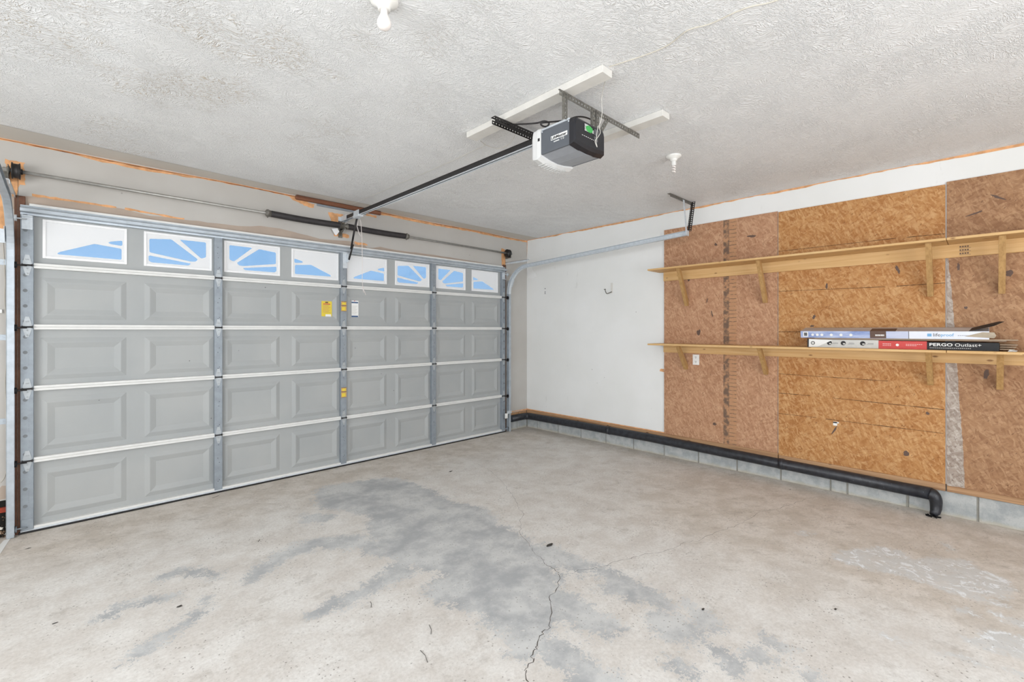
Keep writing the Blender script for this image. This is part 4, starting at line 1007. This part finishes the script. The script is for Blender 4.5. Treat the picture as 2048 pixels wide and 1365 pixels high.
# ------------------------------------------------------------------ ceiling lamps
def lamp(x, y, kind, label):
    t = thing('ceiling_lamp', (x, y, 108.6), label, 'lamp', 'bare bulb holders on the ceiling')
    mb = MB(); mb.lathe((x, y, ZC), (0, 0, -1), [(2.3, 0), (2.35, .25), (2.2, .5), (1.3, 1.0), (1.05, 1.3), (1.0, 1.7), (.8, 1.72)], 26); mb.build('base', 'porcelain', t)
    mb = MB()
    if kind == 'round':
        mb.lathe((x, y, ZC - 1.7), (0, 0, -1), [(.55, 0), (.58, .5), (.7, .9), (1.0, 1.5), (1.18, 2.1), (1.15, 2.55), (.9, 2.95), (.5, 3.2), (.05, 3.27)], 22); mb.build('bulb', 'bulb_glass', t)
    else:
        mb.lathe((x, y, ZC - 1.7), (0, 0, -1), [(.75, 0), (.75, 1.2), (.5, 1.3), (.5, 1.4)], 16); mb.build('socket', 'white_plastic', t)
        mb = MB()
        sp = []
        for k in range(60):
            a = k / 60 * 2 * math.pi * 3; sp.append((x + .42 * math.cos(a), y + .42 * math.sin(a), ZC - 3.0 - 2.3 * k / 60))
        mb.tube(sp, .22, 7); mb.build('bulb', 'bulb_glass', t)
lamp(-163.3, -125.4, 'round', 'white ceiling bulb holder with a round frosted bulb at the top of the picture')
lamp(-64.1, -126.6, 'spiral', 'white ceiling bulb holder with a narrow bulb near the right wall')

# ================================================================== RIGHT WALL
def osb(y0, y1, z0, z1, mat, label):
    mb = MB(); mb.bbox(-.5, -.02, y0, y1, z0, z1, .05)
    return mb.build('osb_panel', mat, label=label, cat='wall panel', group='wood strand panels on the right wall')
pA = osb(-137.95, -90.1, 10.62, 105.9, 'osb_brown', 'reddish brown strand board panel with an inked ruler strip, next to the white wall')
pB = osb(-185.95, -138.2, 10.0, 105.5, 'osb_orange', 'bright orange strand board panel in the middle of the wall')
pC = osb(-234.0, -186.25, 9.7, 106.2, 'osb_dull', 'dull brown strand board panel at the right edge with a grey strip')
mb = MB(); mb.box(-.53, -.5, -122.5, -117.2, 10.75, 105.8); mb.build('ink_strip', 'ink_strip', pA, label='grey ruler-like ink strip')
P = [(-186.3, 9.8), (-190.4, 9.8), (-190.0, 22), (-189.0, 40), (-188.4, 53), (-187.6, 68), (-186.8, 80), (-186.3, 84)]
wall_patch(P, 'osb_grey', 'bare_grey_strip', pC, 'right', .53, 91, .12, 1.2, 'grey weathered strip')
# chalk and pencil lines on the middle panel
for y0, y1, za, zb in ((-138.4, -174, 90.0, 90.1), (-176.6, -185.8, 90.0, 89.8), (-138.4, -171, 74.3, 73.9), (-174, -185.8, 73.9, 74.1), (-138.4, -146, 58.4, 58.4), (-138.4, -171.8, 41.9, 41.7), (-138.4, -149, 34.3, 34.4), (-156, -185.6, 34.3, 33.7), (-138.4, -151, 26.3, 26.4), (-154, -185.5, 26.3, 26.1)):
    mb = MB(); n = 14; V = []
    for i in range(n + 1):
        f = i / n; h = random.uniform(.05, .11); z = za + (zb - za) * f; V += [(-.52, y0 + (y1 - y0) * f, z + h), (-.52, y0 + (y1 - y0) * f, z - h)]
    mb.add(V, [(2 * i, 2 * i + 1, 2 * i + 3, 2 * i + 2) for i in range(n)]); mb.build('pencil_line', 'pencil', pB)
# dark knots and stains
def blot(parent, y, z, a, b, tilt, mat='print_brown', seed=0):
    r_ = random.Random(seed); P = []
    for k in range(14):
        an = 2 * math.pi * k / 14; rr = r_.uniform(.6, 1.1); u, v = a * rr * math.cos(an), b * rr * math.sin(an)
        P.append((-.525, y + u * math.cos(tilt) - v * math.sin(tilt), z + u * math.sin(tilt) + v * math.cos(tilt)))
    mb = MB(); mb.add(P, [tuple(range(14))]); mb.build('dark_stain', mat, parent)
for k, (p_, y, z, a, b, tl) in enumerate(((pA, -128.5, 97.5, 1.9, .55, .1), (pA, -114, 96, .9, .6, .8), (pA, -106.5, 58, .9, 1.6, .2), (pA, -113.5, 18.5, 1.0, .7, 0), (pA, -110.2, 72, .25, 1.5, .2), (pA, -112.4, 66, .3, 1.6, -.2),
                                           (pA, -102, 82, .6, 1.1, 0), (pA, -133, 82.5, .8, 1.2, .3), (pB, -150.2, 64, .5, 1.1, .4), (pB, -149.6, 60.6, .8, .45, 0), (pB, -174.3, 79.5, .5, 1.6, -.4), (pB, -154.2, 75.2, .4, 1.3, .1), (pB, -176.5, 18.0, .9, 1.1, .6),
                                           (pB, -181.8, 32, .6, .6, 0), (pB, -156.5, 22.5, .35, 2.0, .5), (pC, -188.9, 79, .35, 1.5, 0), (pC, -195.0, 45.6, .7, 1.9, .1), (pC, -190.6, 66, .5, .5, 0), (pC, -199.8, 76, .9, 1.2, 0), (pC, -192.6, 95, 2.4, .3, -.3), (pC, -197.4, 99, 2.0, .35, .6))):
    blot(p_, y, z, a, b, tl, seed=k)
mb = MB(); mb.box(-.54, -.5, -157.4, -156.2, 24.3, 25.6); mb.box(-.54, -.5, -157.9, -156.2, 25.2, 25.7); mb.build('paint_spot', 'print_white', pB, label='small white paint spot')

# shelves
def shelf(zb, zt, foot_z, foot_y, cl0, stamp, label):
    t = thing('wall_shelf', (-6, -160, foot_z), label, 'shelf', 'pine wall shelves')
    for y0, y1 in ((-186.6, -88.0), (-236, -186.75)):
        mb = MB(); mb.bbox(-12.0, -.55, y0, y1, zb, zt, .06); mb.build('shelf_board', 'pine', t)
    mb = MB(); mb.bbox(-1.3, -.55, -236, -90.2, cl0, zb - .01, .06); cl = mb.build('cleat', 'pine', t)
    for y in foot_y:
        mb = MB(); w = 1.45
        mb.prism([(-.56, y - w / 2, foot_z + .2), (-.56, y - w / 2, foot_z + 2.0), (-8.2, y - w / 2, zb - .02), (-9.9, y - w / 2, zb - .02), (-1.6, y - w / 2, foot_z)], (0, w, 0))
        b_ = mb.build('bracket', 'pine_stick', t)
        mb = MB(); mb.lathe((-1.0, y, foot_z + .35), (-.5, 0, -.8), [(.16, 0), (.16, .3)], 7); mb.build('screw', 'galvanized', b_)
    if stamp:
        mb = MB()
        for k in range(3):
            z = cl0 + 2.95 - k * 1.05
            for j in range(4): mb.box(-1.33, -1.3, -189.6 - j * .55, -189.2 - j * .55, z, z + .42)
            mb.box(-1.33, -1.3, -191.7, -189.2, z - .3, z - .2)
        mb.build('grade_stamp', 'print_brown', cl, label='faint printed grade stamp')
    return t
shelf(86.05, 86.8, 69.9, (-101.3, -133.7, -182.5, -198.2), 81.9, True, 'upper empty pine shelf with four diagonal brackets')
shelf(52.2, 52.95, 41.3, (-101.0, -134.0, -182.5, -197.8), 48.7, False, 'lower pine shelf carrying the flooring cartons')

# cartons and planks on the lower shelf
SZ = 52.96
t = thing('flooring_carton', (-4.6, -174, SZ), 'grey, red and black flooring carton lying on the lower shelf', 'carton')
mb = MB(); mb.bbox(-8.2, -1.4, -170.2, -150.3, SZ, SZ + 2.75, .05); mb.build('carton_end', 'carton_grey', t)
mb = MB(); mb.bbox(-8.21, -1.4, -182.1, -170.2, SZ, SZ + 2.6, .05); mb.build('red_band', 'print_red', t)
mb = MB(); mb.bbox(-8.2, -1.4, -197.6, -182.1, SZ, SZ + 2.4, .05); mb.build('black_band', 'print_black', t)
mb = MB(); mb.add([(-8.24, -150.3, SZ + .05), (-8.24, -150.4, SZ + 2.9), (-8.24, -157.5, SZ + 2.6), (-8.24, -153, SZ + .2)], [(0, 1, 2, 3)]); mb.build('white_flap', 'print_white', t)
mb = MB(); mb.box(-8.3, -1.6, -150.3, -149.9, SZ, SZ + 3.0); mb.build('end_flap', 'print_black', t)
mb = MB(); mb.cur = 0
for yc in (-156.6, -160.6, -166.0): mb.lathe((-8.2, yc, SZ + 1.6), (-1, 0, 0), [(.75, 0), (.75, .03)], 14)
mb.lathe((-8.2, -151.6, SZ + 1.5), (-1, 0, 0), [(.65, 0), (.65, .07)], 14); mb.cur = 1
mb.lathe((-8.27, -151.6, SZ + 1.5), (-1, 0, 0), [(.45, 0), (.45, .02)], 12)
for yc in (-156.6, -160.6, -166.0): mb.box(-8.25, -8.22, yc - .55, yc + .1, SZ + 1.15, SZ + 1.6)
mb.cur = 2
for yc in (-158.2, -162.8, -168): mb.box(-8.22, -8.2, yc - .9, yc + .9, SZ + 1.3, SZ + 1.4); mb.box(-8.22, -8.2, yc - .9, yc + .6, SZ + 1.6, SZ + 1.7)
mb.build('printed_icons', ['print_black', 'carton_grey', 'print_grey'], t, kind='stuff')
mb = MB()
text_mb(mb, 'PERGO', (-8.22, -182.7, SZ + 1.15), (0, -1, 0), (0, 0, 1), .95, 5.2, .02); mb.build('bold_lettering', 'print_white', t); mb = MB()
text_mb(mb, 'Outlast+', (-8.22, -188.4, SZ + 1.15), (0, -1, 0), (0, 0, 1), .95, 5.6); mb.build('thin_lettering', 'print_white', t); mb = MB()
for k in range(22): mb.box(-8.22, -8.2, -183.0 - k * .42, -182.75 - k * .42, SZ + .55, SZ + .68)
mb.lathe((-8.21, -175.0, SZ + 1.3), (-1, 0, 0), [(.42, 0), (.42, .02)], 10)
for k in range(9): mb.box(-8.23, -8.21, -177.4 - k * .45, -177.1 - k * .45, SZ + 1.5, SZ + 1.62)
for k in range(6): mb.box(-8.23, -8.21, -177.4 - k * .45, -177.1 - k * .45, SZ + 1.1, SZ + 1.22)
for k in range(5): mb.box(-8.23, -8.21, -171.6 - k * .45, -171.3 - k * .45, SZ + 1.5, SZ + 1.68); mb.box(-8.23, -8.21, -171.6 - k * .45, -171.3 - k * .45, SZ + 1.0, SZ + 1.12)
mb.build('fine_print', 'print_white', t, kind='stuff')

z = SZ + 2.95
def plank(y0, y1, z0, th, x0, x1, label):
    mb = MB(); mb.bbox(x0, x1, y0, y1, z0, z0 + th, .03); mb.cur = 1; mb.box(x0 - .004, x1, y0, y1, z0, z0 + th * .35)
    return mb.build('floor_plank', ['plank_tan', 'print_brown'], label=label, cat='plank', group='loose laminate planks on the lower shelf')
plank(-199.0, -150.0, SZ + 2.78, .28, -7.8, -1.2, 'loose laminate plank lying directly on the black and red carton')
plank(-201.3, -152.0, SZ + 3.07, .28, -8.0, -1.4, 'loose laminate plank just under the blue and white carton')
for k in range(3):
    plank(-200.6 - .3 * k, -197.7, SZ + .45 + k * .62, .26, -7.8, -2.0, ('lowest', 'middle', 'top')[k] + ' of three plank ends sticking out of the black carton end')
mb = MB(); mb.add([(-9.5, -199.2, SZ + .02), (-9.0, -200.9, SZ + .02), (-8.0, -201.2, SZ + .3), (-8.2, -199.6, SZ + .55)], [(0, 1, 2, 3)]); mb.build('paper_scrap', 'print_white', label='crumpled white scrap on the lower shelf past the cartons', cat='scrap')

# upper carton, tipped up a little at the back
t = thing('flooring_carton', (-8.3, -172, SZ + 3.4), 'blue and white flooring carton with a torn open end on top of the stack', 'carton')
ca, sa = math.cos(math.radians(11)), math.sin(math.radians(11))
B0 = (-8.3, 0, SZ + 3.36)
def tilt(mb):
    mb.v = [(B0[0] + (x - B0[0]) * ca - (z_ - B0[2]) * sa, y, B0[2] + (x - B0[0]) * sa + (z_ - B0[2]) * ca) for x, y, z_ in mb.v]; return mb
Z0 = B0[2]; Z1 = Z0 + 2.4; XF = -8.3
mb = MB(); mb.bbox(XF, -1.6, -177.8, -147.8, Z0, Z1, .05); tilt(mb).build('blue_half', 'carton_blue', t)
mb = MB(); mb.bbox(XF, -1.6, -195.6, -177.8, Z0, Z1, .05); tilt(mb).build('white_half', 'carton_white', t)
mb = MB(); mb.box(XF + .1, -1.7, -195.5, -147.9, Z1, Z1 + .02); tilt(mb).build('printed_top', 'carton_top', t, label='wood-grain printed top')
mb = MB(); mb.box(XF - .02, XF, -172.2, -168.0, Z0 + .1, Z1); mb.box(XF, -3.6, -174.6, -168.0, Z1 + .02, Z1 + .05); mb.cur = 1
for k in range(8): mb.box(XF - .04, XF - .02, -169.6 - k * .3, -169.4 - k * .3, Z0 + .8, Z0 + 1.35)
tilt(mb).build('brown_swatch', ['print_brown', 'print_white'], t, label='dark brown colour swatch')
mb = MB(); mb.box(XF - .03, XF, -150.2, -148.6, Z0 + .4, Z1 - .2)
for k, yc in enumerate((-151.6, -153.0, -154.4, -157.2, -160.0, -162.8)): mb.lathe((XF, yc, Z0 + 1.1), (-1, 0, 0), [(.45, 0), (.45, .03)], 12)
mb.cur = 1; mb.box(XF - .04, XF - .03, -149.9, -148.9, Z0 + .7, Z1 - .5)
tilt(mb).build('printed_icons', ['print_white', 'print_grey'], t, kind='stuff')
mb = MB(); mb.box(XF - .03, XF, -183.2, -182.2, Z0 + .8, Z0 + 1.7); mb.cur = 1
mt = MB(); text_mb(mt, 'proof', (XF - .03, -185.3, Z0 + .55), (0, -1, 0), (0, 0, 1), 1.25, 2.9, .015); tilt(mt).build('blue_lettering', 'print_blue', t)
mt = MB(); text_mb(mt, 'life', (XF - .03, -183.6, Z0 + .8), (0, -1, 0), (0, 0, 1), 1.05, 1.6); tilt(mt).build('grey_lettering', 'print_grey', t)
for k in range(11): mb.box(XF - .02, XF, -189.3 - k * .4, -189.05 - k * .4, Z0 + 1.05, Z0 + 1.2)
mb.cur = 2; mb.box(XF - .02, XF, -177.9, -177.75, Z0, Z1)
tilt(mb).build('fine_print', ['print_blue', 'print_grey', 'print_grey'], t, kind='stuff')
mb = MB(); mb.add([(XF - .05, -190.5, Z0 + .9), (XF - .05, -194.2, Z0 + 2.2), (XF - .05, -196.6, Z0 + 2.1), (XF - .3, -197.0, Z0 + 1.2), (XF - .05, -196.6, Z0 + .4), (XF - .05, -194.6, Z0 + .55)], [(0, 1, 2, 3, 4, 5)])
mb.add([(a + .08, b, c) for a, b, c in mb.v[:6]], [(5, 4, 3, 2, 1, 0)]); tilt(mb).build('torn_end', 'carton_inside', t)
mb = MB(); mb.prism([(XF + .2, -191.4, Z1), (XF + 5.5, -192, Z1), (XF + 5.0, -197.6, Z1 + 2.0), (XF + 2.0, -198.6, Z1 + 2.5), (XF + .8, -196.6, Z1 + 1.5)], (0, 0, .07)); mb.cur = 0
tilt(mb).build('lifted_flap', 'print_black', t, label='dark lifted flap')

# outlet
t = thing('wall_outlet', (-.5, -105.3, 43.5), 'white double wall socket below the lower shelf', 'outlet')
mb = MB(); mb.bbox(-.75, -.5, -106.8, -103.9, 43.6, 48.2, .08); mb.build('cover_plate', 'white_plastic', t)
for zc in (44.9, 46.9):
    mb = MB(); mb.lathe((-.75, -105.35, zc), (-1, 0, 0), [(.62, 0), (.6, .06)], 16); rc = mb.build('receptacle', 'white_plastic', t)
    mb = MB(); mb.box(-.84, -.81, -105.65, -105.5, zc, zc + .4); mb.box(-.84, -.81, -105.2, -105.05, zc, zc + .4); mb.lathe((-.81, -105.35, zc - .3), (-1, 0, 0), [(.13, 0), (.13, .03)], 8); mb.build('slots', 'print_black', rc)

# bare hook on the white wall
t = thing('wall_hook', (0, -61, 77.5), 'bare metal utility hook sticking out of the white wall', 'hook')
mb = MB(); mb.bbox(-.12, 0, -61.6, -60.4, 78.2, 83.4, .03); mb.build('plate', 'white_board', t)
mb = MB(); mb.tube([(-.1, -61.0, 78.8), (-1.2, -60.8, 78.4), (-3.2, -60.6, 77.7), (-4.2, -60.5, 77.8), (-4.9, -60.4, 79.0), (-5.2, -60.4, 79.8)], .22, 8); mb.tube([(-5.3, -60.9, 79.8), (-5.3, -59.9, 79.8)], .22, 8); mb.build('arm', 'dark_steel', t)

# ------------------------------------------------------------------ drain pipe
t = thing('drain_pipe', (-2.2, -90, 3), 'thick black drain pipe lying along the foot of the right wall', 'pipe')
R = 1.95
pts = [(-16.2, -2.3, 7.2), (-5.2, -2.3, 7.3)]
for k in range(1, 7):
    a = math.pi / 2 * k / 6; pts.append((-5.2 + 3.0 * math.sin(a), -2.3 - 3.0 * (1 - math.cos(a)), 7.3))
pts += [(-2.2, -40, 7.6), (-2.2, -84, 7.75), (-2.2, -130, 7.2), (-2.2, -183.0, 6.5)]
mb = MB(); mb.tube(pts, R, 18); mb.build('run', 'pipe_black', t)
for y in (-60.0, -139.0):
    mb = MB(); zz = 7.65 if y > -100 else 7.08; mb.tube([(-2.2, y, zz), (-2.2, y - 1.6, zz - .01)], R + .14, 18); mb.build('coupling', 'pipe_black', t)
mb = MB(); el = []; rs = []
for k in range(9):
    a = math.pi / 2 * k / 8; el.append((-2.3 - .3 * math.sin(a), -182.6 - 1.3 * math.sin(a), 6.5 - 2.6 * (1 - math.cos(a)))); rs.append(R + .02 - .05 * k)
el += [(-2.9, -183.9, 2.4), (-3.5, -183.7, 1.2), (-4.4, -183.2, .55)]; rs += [1.45, 1.3, .85]
mb.tube(el, R, 16, True, rs); mb.build('torn_elbow', 'pipe_black', t, label='torn black elbow bent down to the floor')
mb = MB(); r_ = random.Random(4)
for k in range(9):
    y = -185.2 + k * .4; x = -4.2 - r_.uniform(0, .6)
    mb.prism([(x, y, .05), (x - r_.uniform(.5, 1.6), y + .2, .08), (x, y + .5, .05)], (0, 0, r_.uniform(.15, .7)))
mb.build('torn_rim', 'rubber', t)

# safety sensor by the right track
t = thing('safety_sensor', (-20.8, -3, 8), 'small white safety sensor on the right door track near the floor', 'sensor')
mb = MB(); mb.bbox(-21.6, -19.9, -4.2, -3.2, 8.4, 11.2, .15); mb.build('case', 'white_plastic', t)
mb = MB(); mb.box(-19.9, -17, -3.6, -3.4, 10.8, 12.4); mb.box(-17.2, -16.4, -3.6, -2, 10.8, 12.4); mb.build('bracket', 'galvanized', t)

# ------------------------------------------------------------------ broken wall foot at the left edge
mb = MB(); mb.box(-222, -213.9, -.12, 0, 0, 10.4); mb.build('dark_cavity', 'cavity', wall_front)
mb = MB(); mb.bbox(-222, -213.6, -1.1, -.1, 7.2, 8.6, .08); mb.build('red_timber', label='reddish timber end above the rubble at the left edge', cat='timber', mat='red_wood')
mb = MB(); r_ = random.Random(11)
for k in range(150):
    s = r_.uniform(.15, .75); x = r_.uniform(-221, -213.7); zz = r_.uniform(.1, 6.6) * (1 if r_.random() < .5 else .5); y = -.3 - (7 - zz) * .22 * r_.random()
    mb.cur = 1 if r_.random() < .3 else 0
    v = [Vector((r_.uniform(-1, 1), r_.uniform(-1, 1), r_.uniform(-1, 1))).normalized() * s for _ in range(4)]
    mb.add([(x + q.x, y + q.y * .6, max(.02, zz + q.z)) for q in v], [(0, 1, 2), (0, 2, 3), (0, 3, 1), (1, 3, 2)])
mb.build('rubble', ['rubble_mix', 'rubble_white'], label='heap of broken plaster and rubble in the left corner of the door', cat='rubble', kind='stuff')
mb = MB(); mb.prism([(-213.0, -3.0, .02), (-214.2, -3.4, .02), (-216.4, -16, .02), (-214.2, -15.4, .02)], (0, 0, .06)); mb.build('white_strip', 'print_white', label='flat white strip on the floor at the foot of the left track', cat='strip')  # white slab in place of daylight leaking in under the wall
mb = MB(); mb.bbox(-216.5, -214.7, -.6, -.05, 63.9, 65.0, .1); mb.build('cable_clip', 'white_plastic', label='small white cable clip on the wall at the left edge', cat='clip')

# ------------------------------------------------------------------ leaves and twigs on the floor
def leaf(x, y, s, label):
    mb = MB(); r_ = random.Random(int(x * 10)); a0 = r_.uniform(0, 6); P = []
    for k in range(9):
        a = a0 + 2 * math.pi * k / 9; rr = s * r_.uniform(.55, 1.1); P.append((x + rr * math.cos(a) * 1.3, y + rr * math.sin(a) * .6, .03 + r_.uniform(0, .25) * s))
    mb.add(P + [(x, y, .25 * s)], [(k, (k + 1) % 9, 9) for k in range(9)] + [tuple(range(9))[::-1]])
    mb.build('leaf_fragment', 'debris_dark', label=label, cat='debris', group='bits of debris on the floor')
def twig(x, y, l_, a, label):
    mb = MB(); mb.tube([(x, y, .06), (x + l_ * .5 * math.cos(a), y + l_ * .5 * math.sin(a), .1), (x + l_ * math.cos(a + .15), y + l_ * math.sin(a + .15), .06)], .045, 5)
    mb.build('twig', 'debris_dark', label=label, cat='debris', group='bits of debris on the floor')
leaf(-106.3, -111.9, 1.0, 'curled dark leaf on the floor right of the long crack')
leaf(-86.8, -39.8, .9, 'small dark leaf on the floor near the middle of the door')
leaf(-184.1, -75.4, .7, 'small dark crumb pair on the pale floor at lower left')
leaf(-203.0, -64.7, .45, 'tiny olive crumb on the floor near the left picture edge')
leaf(-84.5, -172.8, .5, 'tiny black crumb on the tan floor left of the white paint spill')
leaf(-104.7, -153.4, .6, 'black crumb between the grey floor patches on the right')
leaf(-209.0, -15.1, .5, 'dark crumb on the floor near the left end of the door')
leaf(-9.3, -144.6, .5, 'tiny black crumb on the floor near the black pipe')
twig(-165, -6.0, 2.6, .3, 'short dark twig on the floor close to the door bottom')
twig(-163.2, -54.0, 1.6, .9, 'short twig on the pale floor in front of the second door bay')
twig(-150.5, -120.1, 3.0, .95, 'thin twig on the pale floor at the bottom of the picture, upper one')
twig(-155.2, -126.0, 3.6, 1.2, 'thin twig on the pale floor at the bottom of the picture, lower one')
twig(-154.8, -104.0, 2.2, 1.0, 'thin twig on the floor left of the big grey patch')
